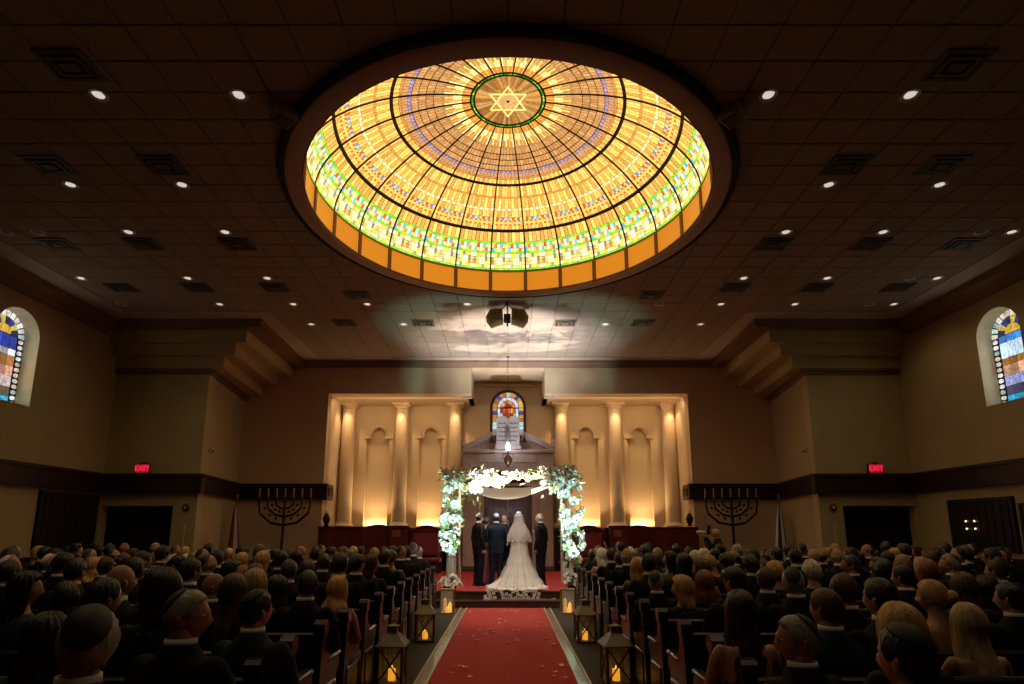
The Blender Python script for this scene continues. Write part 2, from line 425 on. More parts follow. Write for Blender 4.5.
def proj(x, y, z):
    th = R(10.44); z -= CAMZ; d = y*cos(th)+z*sin(th); u = -y*sin(th)+z*cos(th)
    return 508+575*x/d, 424-575*u/d
def in_tile_field(x0, x1, y0, y1):
    cx, cy = (x0+x1)/2, (y0+y1)/2
    return abs(cx) < 10.41 and cy < 14.9 or (abs(cx) < 6.5 and cy < 19.05)
tiles = []; border = []
for i in range(-16, 16):
    for j in range(-17, 36):
        x0, y0 = i*TX, j*TY-.02; x1, y1 = x0+TX, y0+TY
        if not in_tile_field(x0, x1, y0, y1): continue
        rr = [sqrt(x*x+(y-DCY)**2) for x in (x0, x1) for y in (y0, y1)]
        if max(rr) < 3.9: continue
        if min(rr) < 3.72: border.append((x0, x1, y0, y1)); continue
        px, py = proj((x0+x1)/2, (y0+y1)/2, CZ) if y0 > .5 else (-999, -999)
        vis = -20 < px < 1044 and -12 < py < 684
        tiles.append((0 if vis else 1, (x0+x1)**2/4+(y0+y1)**2/4, x0, x1, y0, y1))
tiles.sort()
g = .006
tile_me = MB().box(-TX/2+g, TX/2-g, -TY/2+g, TY/2-g, 0, .03, 0, .012).mesh('ceiling_tile', TILE)
for t in tiles[:296]:
    o = link('ceiling_tile', tile_me, ceiling); o.location = ((t[2]+t[3])/2, (t[4]+t[5])/2, CZ)
mb = MB()
for t in tiles[296:]: mb.box(t[2]+g, t[3]-g, t[4]+g, t[5]-g, CZ, CZ+.03)
for (x0, x1, y0, y1) in border:     # tiles cut round the dome ring
    q = 8
    for a in range(q):
        for b in range(q):
            u0, u1 = x0+g+(TX-2*g)*a/q, x0+g+(TX-2*g)*(a+1)/q; w0, w1 = y0+g+(TY-2*g)*b/q, y0+g+(TY-2*g)*(b+1)/q
            if min(sqrt(u*u+(w-DCY)**2) for u in (u0, u1) for w in (w0, w1)) > 3.72:
                mb.add([(u0, w0, CZ), (u1, w0, CZ), (u1, w1, CZ), (u0, w1, CZ)], [(0, 1, 2, 3)])
o = mb.obj('ceiling_tile', TILE, ceiling); o['kind'] = 'stuff'
# smooth plaster margin round the tile field
mb = MB()
for s in (-1, 1):
    a, b = sorted((s*10.41, s*WX)); mb.box(a, b, YR, 14.86, CZ-.012, CZ+.028)
    a, b = sorted((s*6.51, s*WX)); mb.box(a, b, 14.87, YB, CZ-.012, CZ+.028)
mb.box(-6.5, 6.5, 19.07, YB, CZ-.012, CZ+.028)
struct('trim_%d' % k, mb, CEILP); k += 1

# ------------------------------------------------------------------ stained-glass dome
dome = thing('stained_glass_dome', 'huge round backlit amber stained glass ceiling dome with star medallion', 'dome', (0, DCY, CZ-.1))
# profile of the ring (hangs just below the tiles)
mb = MB().lathe([(3.60, .0), (3.84, .0), (3.87, .02), (3.87, .24), (3.74, .24), (3.74, .025), (3.60, .018)], 96, closed=True)
mb.obj('ring_soffit', RING, dome, True)
mb = MB().lathe([(3.875, .01), (3.90, .0), (3.96, .02), (4.0, .095), (4.0, .20), (3.875, .20)], 96, closed=True)
mb.obj('ring_edge', RINGD, dome, True)
SK0, SK1, DZ = .02, .47, .50     # skirt (drum) heights, spring of the vault
def dz(r): return .52+1.88*sqrt(max(0, 1-(r/3.62)**2))
NG = 26; GA = 2*pi/NG
SKM = mat('amber_skirt_glass', (.62, .225, .012), .4, emit=.70, emit_col=(.62, .225, .012))
mb = MB()
a0, a1 = -GA/2*.93, GA/2*.93
mb.grid(lambda u, v: (3.60*cos(a0+(a1-a0)*u), 3.60*sin(a0+(a1-a0)*u), .045+(.545-.045)*v), 6, 1)
mb.grid(lambda u, v: (3.62*cos(a0+(a1-a0)*u), 3.62*sin(a0+(a1-a0)*u), .045+(.545-.045)*v), 6, 1)
sk_me = mb.mesh('skirt_panel', SKM, True)
mul = MB().box(3.565, 3.66, -.042, .042, .03, .56, 0, .008).mesh('skirt_mullion', BRONZE)
for i in range(NG):
    a = pi/2+i*GA
    o = link('skirt_panel', sk_me, dome); o.rotation_euler.z = a
    o = link('skirt_mullion', mul, dome); o.rotation_euler.z = a+GA/2
MB().lathe([(3.575, .019), (3.66, .019), (3.66, .055), (3.575, .055)], 96, closed=True).obj('skirt_rail', BRONZE, dome, True)
MB().lathe([(3.585, .545), (3.68, .545), (3.68, .60), (3.60, .585)], 96, closed=True).obj('skirt_rail', BRONZE, dome, True)
MB().lathe([(3.72, .05), (3.75, .6)]+[(3.75*(1-i/10), dz(3.60*(1-i/10))+.10) for i in range(11)], 64, caps=False).obj('outer_shell', BLACK, dome, True)
DG = glass_mat('dome_art_glass', 1.45, 26, .30)
def J(c, v): 
    q = 1+rnd.uniform(-v, v); return tuple(max(0, x*q) for x in c)
YEL = (1.0, .60, .13); AMBR = (.80, .38, .07); TAN = (.56, .26, .075); PINK = (.62, .30, .12); CREAM = (1.35, 1.0, .42); ORG = (.85, .26, .03)
GRN = (.25, .70, .04); DGRN = (.03, .26, .02); BLU = (.16, .20, .80); SKYB = (.10, .48, .80); RED = (.72, .10, .02); WHT = (1.15, .98, .55); DRK = (.03, .02, .01); LEM = (.95, .74, .10)
# bands of panes in one gore: (r0, r1, columns, colour function, name)
def c_sun(i, n, j): return J([CREAM, YEL, AMBR, CREAM, YEL, CREAM, AMBR][i % 7], .2)
def c_base(i, n, j): return J(ORG if i % 2 else AMBR, .25)
def c_tan(i, n, j): return J(TAN if (i+j) % 3 else PINK, .18)
def c_blu(i, n, j): return BLU if i % 2 else J(PINK, .1)
def c_pink(i, n, j): return J(PINK, .14)
def c_org(i, n, j): return J(AMBR if i % 2 else YEL, .2)
def c_dash(i, n, j): return J(ORG, .15) if i % 2 else J(TAN, .15)
def c_yel(i, n, j): return J(YEL if i % 3 else AMBR, .16)
def c_wave(i, n, j): return J(WHT, .15) if (i+j) % 2 else J(YEL, .15)
def c_dots(i, n, j): return [YEL, BLU, YEL, RED, YEL, SKYB, YEL, BLU, YEL, RED][i % 10] if j == 0 else J(YEL, .1)
def c_reddash(i, n, j): return J(RED, .2) if i % 2 else J(YEL, .1)
def c_grn(i, n, j): return J(GRN, .25)
def c_jewel(i, n, j): return J([WHT, LEM, SKYB, WHT, RED, YEL, WHT, LEM, SKYB, WHT, ORG, YEL][(i+j*3) % 12], .2)
def c_lem(i, n, j):
    q = abs(((i+.5)/n*2) % 1-.5)*2
    return J(WHT, .1) if abs(q-abs(j-1.5)/2) < .16 else [J(LEM, .2), J(YEL, .2), J((.8, .25, .05), .3), J((.30, .34, .30), .4), J(YEL, .2), J(LEM, .25)][(i*3+j*5+rnd.randrange(2)) % 6]
BANDS = [
    ('sunburst_pane', [(.735, .86, 5, c_base), (.86, 1.18, 7, c_sun)]),
    ('tan_pane', [(1.18, 1.32, 5, c_tan), (1.32, 1.45, 5, c_tan), (1.45, 1.58, 6, c_tan), (1.58, 1.70, 6, c_tan)]),
    ('dotted_pane', [(1.70, 1.76, 9, c_blu), (1.76, 1.87, 6, c_pink), (1.87, 1.92, 8, c_dash), (1.92, 2.02, 9, c_org)]),
    ('amber_pane', [(2.06, 2.24, 8, c_yel), (2.24, 2.27, 9, c_dash), (2.27, 2.45, 8, c_org), (2.45, 2.50, 10, c_wave), (2.50, 2.62, 8, c_yel)]),
    ('jewel_pane', [(2.62, 2.68, 11, c_dots), (2.68, 2.71, 13, c_reddash), (2.71, 2.75, 11, c_dots), (2.75, 2.78, 13, c_reddash), (2.78, 2.86, 8, c_yel)]),
    ('border_pane', [(2.91, 3.07, 8, c_org), (3.07, 3.105, 7, c_grn), (3.105, 3.17, 12, c_jewel), (3.17, 3.235, 12, c_jewel), (3.235, 3.27, 7, c_grn)]),
    ('lattice_pane', [(3.27, 3.34, 12, c_lem), (3.34, 3.41, 12, c_lem), (3.41, 3.48, 12, c_lem), (3.48, 3.545, 12, c_lem), (3.545, 3.585, 9, c_grn)]),
]
VAR = 2
def remap(r):
    A = 3.62; T = lambda q: math.asin(min(.9999, q/A))
    def seg(r, a, b, ra, rb): return A*sin(T(ra)+(T(rb)-T(ra))*(r-a)/(b-a))
    if r <= 2.04: return seg(r, .735, 2.02, .735, 2.165)
    if r <= 2.88: return seg(r, 2.06, 2.86, 2.225, 3.15)
    return seg(r, 2.91, 3.585, 3.20, 3.616)
BANDS = [(nm, [(remap(a), remap(b), n_, f_) for a, b, n_, f_ in rows]) for nm, rows in BANDS]
for nm, rows in BANDS:
    mes = []
    for v in range(VAR):
        mb = MB(); cols = []
        for j, (r0, r1, nc, fn) in enumerate(rows):
            gr = .006*(min(1, (r1-r0)/.08))
            for i in range(nc):
                ga = .05/nc*GA if r1-r0 > .05 else .0
                ang = GA*.965
                q0 = -ang/2+ang*i/nc+ga; q1 = -ang/2+ang*(i+1)/nc-ga
                ra, rb = r0+gr*.5, r1-gr*.5
                if fn is c_sun:      # ragged ends of the sun rays
                    rb = r1-(.17 if i % 2 else 0)-rnd.uniform(0, .06)
                mb.add([(ra*cos(q0), ra*sin(q0), dz(ra)), (rb*cos(q0), rb*sin(q0), dz(rb)), (rb*cos(q1), rb*sin(q1), dz(rb)), (ra*cos(q1), ra*sin(q1), dz(ra))], [(0, 1, 2, 3)])
                jj = j-2 if fn is c_jewel else j
                cols.append(fn(i, nc, jj))
                if fn is c_sun and rb < r1-.02:
                    rc = rb+.004
                    mb.add([(rc*cos(q0), rc*sin(q0), dz(rc)), (r1*cos(q0), r1*sin(q0), dz(r1)), (r1*cos(q1), r1*sin(q1), dz(r1)), (rc*cos(q1), rc*sin(q1), dz(rc))], [(0, 1, 2, 3)]); cols.append(J(TAN, .15))
        me = mb.mesh(nm, DG); paint(me, cols); mes.append(me)
    for i in range(NG):
        o = link(nm, mes[i % VAR], dome); o.rotation_euler.z = pi/2+i*GA
# ribs and rings of lead
mb = MB(); rr = [3.62*sin(math.asin(.70/3.62)+(math.asin(3.615/3.62)-math.asin(.70/3.62))*t/16) for t in range(17)]
mb.tube([(r, 0, dz(r)-.012) for r in rr], [.013+.008*(r/3.6) for r in rr], 6)
rib = mb.mesh('rib', LEAD)
for i in range(NG):
    o = link('rib', rib, dome); o.rotation_euler.z = pi/2+GA/2+i*GA
def ring(r, w, m=LEAD, nm='ring_bar', h=.012):
    MB().lathe([(r-w, dz(r-w)-h), (r+w, dz(r+w)-h), (r+w, dz(r+w)+.01), (r-w, dz(r-w)+.01)], 104, closed=True).obj(nm, m, dome, True)
ring(2.195, .015); ring(3.177, .012); ring(.715, .014); ring(.653, .018)
for r in (1.32, 1.45, 1.58, 1.70): ring(remap(r), .005, h=.01)
# medallion: dark streaked glass disc, green border, six-pointed star
mb = MB(); cols = []
nw = 72
for i in range(nw):
    for (r0, r1) in ((.0, .14), (.14, .32), (.32, .64)):
        a, b = 2*pi*i/nw, 2*pi*(i+1)/nw
        q = [(r0*cos(a), r0*sin(a)), (r1*cos(a), r1*sin(a)), (r1*cos(b), r1*sin(b)), (r0*cos(b), r0*sin(b))]
        if r0 == 0: q = q[:3]
        mb.add([(x, y, dz(sqrt(x*x+y*y))) for x, y in q], [tuple(range(len(q)))])
        cols.append(J([(.34, .14, .03), (.52, .24, .05), (.28, .11, .025), (.48, .24, .08)][rnd.randrange(4)], .3))
# keep pane order stable for painting
me = bpy.data.meshes.new('medallion'); me.from_pydata(mb.v, [], mb.f); me.materials.append(DG); paint(me, cols); link('medallion', me, dome)
mb = MB(); cols = []
for i in range(52):
    a, b = 2*pi*(i+.06)/52, 2*pi*(i+.94)/52
    mb.add([(r*cos(t), r*sin(t), dz(r)) for r, t in ((.672, a), (.703, a), (.703, b), (.672, b))], [(0, 1, 2, 3)]); cols.append(rnd.choice([GRN, DGRN, DGRN, DGRN, (.08, .42, .03), (.45, .65, .05)]))
me = bpy.data.meshes.new('medallion_border'); me.from_pydata(mb.v, [], mb.f); me.materials.append(DG); paint(me, cols); link('medallion_border', me, dome)
STARM = mat('star_glass', (1, .85, .3), .4, emit=1.05, emit_col=(1.0, .80, .26))
mb = MB(); zt = dz(0)-.05
for sgn in (1, -1):
    T = [(.395*cos(pi/2*sgn+2*pi*i/3), .395*sin(pi/2*sgn+2*pi*i/3)) for i in range(3)]
    for i in range(3):
        p, q = T[i], T[(i+1) % 3]
        mb.tube([(p[0], p[1], zt+.006*sgn), (q[0], q[1], zt+.006*sgn)], .0145, 6)
mb.obj('star', STARM, dome)
mb = MB(); cols = []
mb.add([(.225*cos(pi/6+i*pi/3), .225*sin(pi/6+i*pi/3), zt+.02) for i in range(6)], [tuple(range(6))]); cols.append((.58, .32, .11))
me = bpy.data.meshes.new('star_centre'); me.from_pydata(mb.v, [], mb.f); me.materials.append(DG); paint(me, cols); link('star_centre', me, dome)
MB().ball((0, 0, zt+.015), (.03, .03, .012), 10, 6).obj('star_boss', LEAD, dome)
# two boxy lamp brackets on the ring
for s, nm in ((-1, 'left'), (1, 'right')):
    t = thing('ring_bracket', 'small pale boxed fixture on the %s side of the dome ring' % nm, 'fixture', (s*3.16, 7.17, CZ-.2), s*R(40))
    MB().box(-.16, .16, -.14, .14, -.0, .19, 0, .02).obj('housing', mat('bracket_tan', (.30, .19, .10), .7), t)
    MB().box(-.11, .11, -.10, .10, -.02, .0).obj('lens', mat('bracket_lens', (.1, .08, .06), .3), t)

# ------------------------------------------------------------------ ceiling downlights and vents
ORD = ['', 'first', 'second', 'third', 'fourth', 'fifth', 'sixth', 'seventh', 'eighth', 'ninth', 'tenth', 'eleventh', 'twelfth', 'thirteenth', 'fourteenth', 'fifteenth', 'sixteenth', 'seventeenth', 'eighteenth']
LROW = [(2.6, (-5.6, -3.68, -1.8, 1.8, 3.56, 5.5)), (4.75, (-7.5, -5.6, -3.68, 3.56, 5.5, 7.5)), (6.92, (-5.6, -3.68, 3.56, 5.5)), (9.0, (-7.54, -5.62, 5.53, 7.44)), (10.6, (-10.03, -9.4, -7.58, -5.65, 5.55, 7.49, 9.44, 10.06)),
        (12.74, (-10.09, -7.57, -5.69, 5.57, 7.54, 9.5, 10.14)), (14.33, (-10.2, -7.6, -5.66, -3.71, -1.08, 3.99, 5.61, 7.56, 9.51, 10.17)), (15.83, (-5.69, -3.02, 2.82, 4.04, 5.57))]
LENS = mat('downlight_lens', (.85, .84, .80), .3, emit=.62, emit_col=(1, .93, .78))
LENSD = mat('downlight_lens_off', (.25, .22, .19), .25, emit=.05, emit_col=(1, .9, .75))
TRIMW = mat('white_trim', (.62, .57, .50), .5)
trim_me = MB().lathe([(.085, .0), (.125, -.012), (.13, .0), (.13, .03), (.085, .03)], 24, closed=True).mesh('trim_ring', TRIMW, True)
lens_me = MB().lathe([(0, -.004), (.06, -.004), (.09, .004), (.09, .02), (0, .02)], 20).mesh('lens', LENS, True)
lens_off = MB().lathe([(0, .014), (.06, .012), (.09, .004), (.09, .02), (0, .02)], 20).mesh('lens', LENSD, True)
DLW = 25
OFF = {(-10.03, 10.6), (-9.4, 10.6), (9.44, 10.6), (9.5, 12.74), (9.51, 14.33), (3.99, 14.33), (4.04, 15.83), (-10.2, 14.33)}
nr = len(LROW)
for ri, (y, xs) in enumerate(LROW):
    for side in (-1, 1):
        ss = sorted([x for x in xs if x*side > 0], key=lambda x: -abs(x))
        for qi, x in enumerate(ss):
            off = (x, y) in OFF
            t = thing('ceiling_downlight', '%s round downlight, %s from the %s wall, %s row from the stage' % ('unlit' if off else 'white', ORD[qi+1], 'left' if side < 0 else 'right', ORD[nr-ri]),
                      'ceiling light', (x, y, CZ), 0, 'recessed downlights in the tiled ceiling')
            link('trim_ring', trim_me, t); link('lens', lens_off if off else lens_me, t)
            if not off: lamp('downlight_bulb_light', 'SPOT', (x, y, CZ-.02), (x, y, 0), DLW, (1, .74, .44), .06, 130, .8)
VROW = [(6.4, (-5.6, 5.75)), (8.45, (-7.47, -5.61, 5.51, 7.07)), (11.08, (-9.37, -7.57, -5.62, 5.51, 7.54, 9.44)), (13.25, (-9.47, -7.61, -5.71, 5.56, 7.55, 9.54)),
        (13.72, (-3.81, 3.62)), (15.7, (-4.69, -2.44, 1.64, 3.87))]
VM = mat('vent_metal', (.10, .072, .05), .6); VD = mat('vent_dark', (.012, .009, .008), .8)
def frame(mb, w, d, t, z0, z1):
    mb.box(-w, w, -d, -d+t, z0, z1).box(-w, w, d-t, d, z0, z1).box(-w, -w+t, -d+t, d-t, z0, z1).box(w-t, w, -d+t, d-t, z0, z1); return mb
v_f = frame(MB(), .31, .25, .05, -.02, .02).mesh('vent_frame', VM)
v_b = MB().box(-.27, .27, -.21, .21, .004, .016).mesh('vent_well', VD)
v_i = frame(MB(), .21, .16, .045, -.035, .004).mesh('vent_louvre', VM)
v_c = MB().box(-.11, .11, -.075, .075, -.045, -.025, 0, .01).mesh('vent_core', VM)
nr = len(VROW)
for ri, (y, xs) in enumerate(VROW):
    for side in (-1, 1):
        ss = sorted([x for x in xs if x*side > 0], key=lambda x: -abs(x))
        for qi, x in enumerate(ss):
            t = thing('ceiling_vent', 'dark square vent, %s from the %s wall, %s vent row from the stage' % (ORD[qi+1], 'left' if side < 0 else 'right', ORD[nr-ri]),
                      'vent', (x, y, CZ-.004), 0, 'square air diffusers in the ceiling')
            for nm, me in (('vent_frame', v_f), ('vent_well', v_b), ('vent_louvre', v_i), ('vent_core', v_c)): link(nm, me, t)

# ------------------------------------------------------------------ loudspeaker cluster under the ceiling
t = thing('speaker_cluster', 'tan loudspeaker pair with black box hanging under the ceiling past the dome', 'speaker', (-.02, 14.2, 7.06)); t.scale = (1, 1, .9)
SPK = mat('speaker_tan', (.20, .115, .045), .6); SPG = mat('speaker_grille', (.13, .075, .03), .7, bump=.4, bscale=200)
for s in (-1, 1):
    pr = [(s*.10, -.08), (s*.42, -.20), (s*.55, .0), (s*.45, .21), (s*.12, .26)]
    o = MB().prism([(a, b) for a, b in pr], 'y', -.18, .22).obj('cabinet', SPK, t)
    pr2 = [(s*.16, -.05), (s*.40, -.14), (s*.47, .0), (s*.38, .13), (s*.17, .15)]
    MB().prism(pr2, 'y', -.20, -.178).obj('grille', SPG, o)
    MB().tube([(s*.2, 0, .2), (0, 0, .49)], .012, 6).obj('hanger', DARKMETAL, t)
MB().box(-.09, .09, -.20, .05, -.11, .08, 0, .01).obj('centre_box', BLACK, t)
MB().tube([(0, 0, .08), (0, 0, .49)], .015, 6).obj('hanger', DARKMETAL, t)
MB().tube([(0, -.08, -.10), (0, -.08, -.26)], .02, 6).obj('drop_rod', BLACK, t)

# ------------------------------------------------------------------ side windows (arched stained glass in deep reveals)
SG = glass_mat('window_art_glass', .85, 18, .45)
def pane_obj(name, polys, xf, parent):
    """each pane is an object: polygon in (h, z) with a little thickness"""
    for poly, c in polys:
        me = bpy.data.meshes.new(name); n = len(poly)
        vs = [xf(h, z, 0) for h, z in poly]+[xf(h, z, .02) for h, z in poly]
        fs = [tuple(range(n)), tuple(range(2*n-1, n-1, -1))]+[(i, n+i, n+(i+1) % n, (i+1) % n) for i in range(n)]
        me.from_pydata(vs, [], fs); me.materials.append(SG); paint(me, [c]*len(fs)); link(name, me, parent)
def hexa(cx, cz, a, b): return [(cx+a*cos(2*pi*i/8+pi/8), cz+b*sin(2*pi*i/8+pi/8)) for i in range(8)]
for s, nm in ((-1, 'left'), (1, 'right')):
    root = bpy.data.objects.new('window_%d' % (1 if s < 0 else 2), None); COL.objects.link(root); root['kind'] = 'structure'
    gx = s*(WX+.36)
    xf = lambda h, z, t: (gx+s*t, WINY+h, z)
    hw = .60
    # frame behind the panes
    mb = MB().prism([(WINY+h, z) for h, z in arch_pts(0, hw+.03, WZ0-.03, WZS)], 'x', gx+s*.02, gx+s*.06); mb.obj('window_backing', BLACK, root)
    polys = []
    whites = [(.95, .93, .80), (.85, .75, .6), (.9, .9, .95), (.75, .6, .45), (.95, .95, .9), (.55, .75, .7)]
    nb = 12
    for sd in (-1, 1):
        for i in range(nb):
            z0 = WZ0+.02+(WZS-WZ0)*i/nb; z1 = WZ0+(WZS-WZ0)*(i+1)/nb
            polys.append(([(sd*(hw-.035), z0+.02), (sd*(hw-.06), z0), (sd*(hw-.12), z0), (sd*(hw-.15), z0+.02), (sd*(hw-.15), z1-.045), (sd*(hw-.12), z1-.025), (sd*(hw-.06), z1-.025), (sd*(hw-.035), z1-.045)], J(rnd.choice(whites), .3)))
    na = 12
    for i in range(na):
        a, b = pi*(i+.12)/na, pi*(i+.88)/na
        polys.append(([((hw-.02)*cos(a), WZS+(hw-.02)*sin(a)), ((hw-.17)*cos(a), WZS+(hw-.17)*sin(a)), ((hw-.17)*cos(b), WZS+(hw-.17)*sin(b)), ((hw-.02)*cos(b), WZS+(hw-.02)*sin(b))], J(rnd.choice(whites), .3)))
    iw = hw-.20
    sc = [(.0, .18, (.05, .45, .75)), (.18, .40, (.20, .16, .08)), (.40, .66, (.8, .62, .6)), (.66, .9, (.75, .35, .25)), (.9, 1.15, (.35, .16, .04)), (1.15, 1.3, (.75, .8, .9)), (1.3, 1.62, (.04, .08, .55))] if s < 0 else \
         [(.0, .2, (.02, .35, .55)), (.2, .42, (.05, .05, .10)), (.42, .66, (.35, .38, .75)), (.66, .92, (.62, .35, .2)), (.92, 1.08, (.35, .14, .03)), (1.08, 1.45, (.6, .78, .92)), (1.45, 1.62, (.05, .25, .70))]
    for a, b, c in sc:
        for q in range(4):
            x0 = -iw+2*iw*q/4+.014; x1 = -iw+2*iw*(q+1)/4-.014; sl = .05*rnd.uniform(-1, 1)
            polys.append(([(x0, WZ0+.03+a+.006), (x1, WZ0+.03+a+.006), (x1, WZ0+.03+b-.006+0*sl), (x0, WZ0+.03+b-.006)], J(c, .55)))
    for i in range(8):
        a, b = pi*(i+.05)/8, pi*(i+.95)/8
        polys.append(([(iw*cos(a), WZS+.03+iw*sin(a)), (iw*.55*cos(a), WZS+.03+iw*.55*sin(a)), (iw*.55*cos(b), WZS+.03+iw*.55*sin(b)), (iw*cos(b), WZS+.03+iw*sin(b))], [(.02, .03, .08), (.75, .55, .08), (.04, .05, .25)][i % 3]))
    polys.append(([(iw*.5*cos(pi*i/8), WZS+.04+iw*.5*sin(pi*i/8)) for i in range(9)], (.80, .48, .06)))
    pane_obj('window_pane', polys, xf, root)
    # light plaster lining of the reveal
    op = arch_pts(WINY, WINH-.008, WZ0+.008, WZS, 20)
    mb = MB()
    for i in range(len(op)-1):
        (a, b), (c, d) = op[i], op[i+1]
        mb.add([(s*(WX+.002), a, b), (s*(WX+.002), c, d), (gx, c, d), (gx, a, b)], [(0, 1, 2, 3)])
    (a, b), (c, d) = op[0], op[-1]
    mb.add([(s*WX, a, b+.002), (s*WX, c, d+.002), (gx, c, d+.002), (gx, a, b+.002)], [(0, 1, 2, 3)])
    mb.obj('window_reveal', mat('reveal_plaster', (.62, .55, .38), .8, var=.1, scale=4), root, False)
    lamp('window_reveal_light', 'AREA', (gx-s*.05, WINY, 5.5), (0, 12.6, 5.5), 5, (1, .93, .72), .9, size_y=1.6)

# ------------------------------------------------------------------ memorial boards on the side walls
for s, nm in ((-1, 'left'), (1, 'right')):
    y0, y1, z0, z1 = (13.95, 15.95, 1.2, 2.62) if s < 0 else (12.95, 14.86, 1.17, 2.42)
    t = thing('memorial_board', 'large dark memorial board of upright plaques on the %s wall%s' % (nm, ' with four tiny lit bulbs' if s > 0 else ' beside the doorway'), 'board', (s*WX, (y0+y1)/2, z0))
    L = (y1-y0)/2; h = z1-z0
    a, b = sorted((0, -s*.05)); MB().box(a, b, -L, L, 0, h).obj('backboard', mat('board_dark', (.012, .008, .007), .6), t)
    a2, b2 = sorted((0, -s*.09))
    mb = MB().box(a2, b2, -L, L, 0, .07).box(a2, b2, -L, L, h-.07, h).box(a2, b2, -L, -L+.07, .07, h-.07).box(a2, b2, L-.07, L, .07, h-.07)
    mb.obj('board_frame', mat('board_frame', (.022, .012, .008), .5), t)
    nP = 8
    pm = mat('plaque_bronze', (.022, .014, .010), .5, metal=.3, var=.5, scale=30)
    w = (2*L-.2)/nP
    for i in range(nP):
        c0 = -L+.1+i*w
        a3, b3 = sorted((-s*.05, -s*.075))
        MB().box(a3, b3, c0+.03, c0+w-.03, .1, h-.1, 0, .006).obj('plaque_column', pm, t)
    if s > 0:
        for dy in (-.13, .13):
            for dzz in (-.09, .09):
                MB().ball((-s*.10, .27+dy, .62+dzz), .022, 8, 6).obj('bulb', mat('bulb_lit', (1, .7, .35), .4, emit=2.2, emit_col=(1, .62, .28)), t)
t = thing('notice_frame', 'dark framed panel at the right edge, nearest on the right wall', 'board', (WX, 12.35, 1.15))
MB().box(-.05, 0, -.45, .45, 0, 1.1).obj('panel', mat('notice_brown', (.12, .07, .04), .7), t)
mb = MB().box(-.09, 0, -.45, .45, 1.04, 1.1).box(-.09, 0, -.45, .45, 0, .06).box(-.09, 0, .39, .45, .06, 1.04).box(-.09, 0, -.45, -.39, .06, 1.04); mb.obj('board_frame', MATS['board_frame'], t)

# ------------------------------------------------------------------ exit signs, alarms, sensors
def text_mesh(body, size, depth):
    cu = bpy.data.curves.new('txt', 'FONT'); cu.body = body; cu.size = size; cu.extrude = depth; cu.align_x = 'CENTER'; cu.align_y = 'CENTER'
    o = bpy.data.objects.new('txt', cu); COL.objects.link(o)
    dg = bpy.context.evaluated_depsgraph_get(); dg.update()
    me = bpy.data.meshes.new_from_object(o.evaluated_get(dg)); bpy.data.objects.remove(o); return me
EXR = mat('exit_red', (1, .03, .08), .4, emit=1.0, emit_col=(1.0, .03, .09)); EXP = mat('exit_panel', (.30, .01, .02), .4, emit=.40, emit_col=(.75, .015, .035))
for s, x, nm in ((-1, -10.2, 'left'), (1, 10.26, 'right')):
    t = thing('exit_sign', 'glowing red EXIT sign on the ledge of the %s chamber wall' % nm, 'sign', (x, YC-.08, 3.225))
    MB().box(-.20, .20, -.03, .04, 0, .26, 0, .01).obj('housing', mat('exit_case', (.03, .02, .02), .5), t)
    MB().box(-.185, .185, -.036, -.03, .015, .245).obj('face', EXP, t)
    me = text_mesh('EXIT', .20, .004); me.materials.append(EXR); o = link('letters', me, t); o.location = (0, -.042, .128); o.rotation_euler = (R(90), 0, 0)
    MB().box(-.06, .06, -.02, .10, .26, .30).obj('bracket', MATS['exit_case'], t)
for s, x, nm in ((-1, -8.92, 'left'), (1, 9.0, 'right')):
    t = thing('wall_strobe', 'small round alarm strobe below the ledge beside the %s doorway' % nm, 'alarm', (x, YC, 2.28))
    o = MB().lathe([(0, 0), (.10, 0), (.11, .03), (.07, .06), (0, .06)], 16).obj('body', mat('strobe_red', (.12, .03, .02), .5), t, True); o.rotation_euler = (R(90), 0, 0)
    MB().ball((0, -.07, 0), .03, 8, 6).obj('strobe_lens', mat('strobe_lens', (.7, .65, .6), .2), t)
    t = thing('conduit_strip', 'pale vertical cable strip on the %s chamber wall under the strobe' % nm, 'conduit', (x, YC, 1.0))
    MB().box(-.025, .025, -.03, 0, 0, .8, 0, .006).obj('channel', PLASTER2, t); MB().box(-.05, .05, -.05, 0, -.12, .0, 0, .01).obj('outlet_box', PLASTER2, t)
    t = thing('wall_sensor', 'small pale wall sensor above the ledge on the %s return wall' % nm, 'sensor', (s*8.72, YC+.55, 3.95), -s*R(80))
    MB().box(-.05, .05, -.10, .02, -.06, .06, 0, .015).obj('sensor_body', mat('sensor_white', (.55, .45, .33), .5), t); MB().ball((0, -.12, -.02), .03, 8, 6).obj('sensor_lens', DARKMETAL, t)

# ------------------------------------------------------------------ niche columns
CST = mat('column_cream', (.60, .44, .27), .65, var=.05, scale=2)
NM = ['leftmost', 'second from left', 'third from left, just left of the ark', 'fourth from left, just right of the ark', 'second from right', 'rightmost']
cp = MB().lathe([(.265, .12)] + [(.265-.03*t/6, .12+4.30*t/6) for t in range(7)], 32).mesh('shaft', CST, True)
cb = MB().box(-.35, .35, -.29, .29, 0, .06).lathe([(.33, .06), (.34, .09), (.32, .13), (.29, .15), (.28, .19), (.25, .21)], 32).mesh('base', CST, True)
cc = MB().lathe([(.23, 4.40), (.26, 4.42), (.26, 4.45), (.24, 4.46), (.28, 4.52), (.33, 4.56)], 32).box(-.35, .35, -.29, .29, 4.56, 4.618).mesh('capital', CST, True)
for x, nm in zip(COLX, NM):
    t = thing('column', 'cream plaster column in the lit niche, ' + nm, 'column', (x, 21.30, 1.741), 0, 'columns in the niche')
    link('base', cb, t); link('shaft', cp, t); link('capital', cc, t)

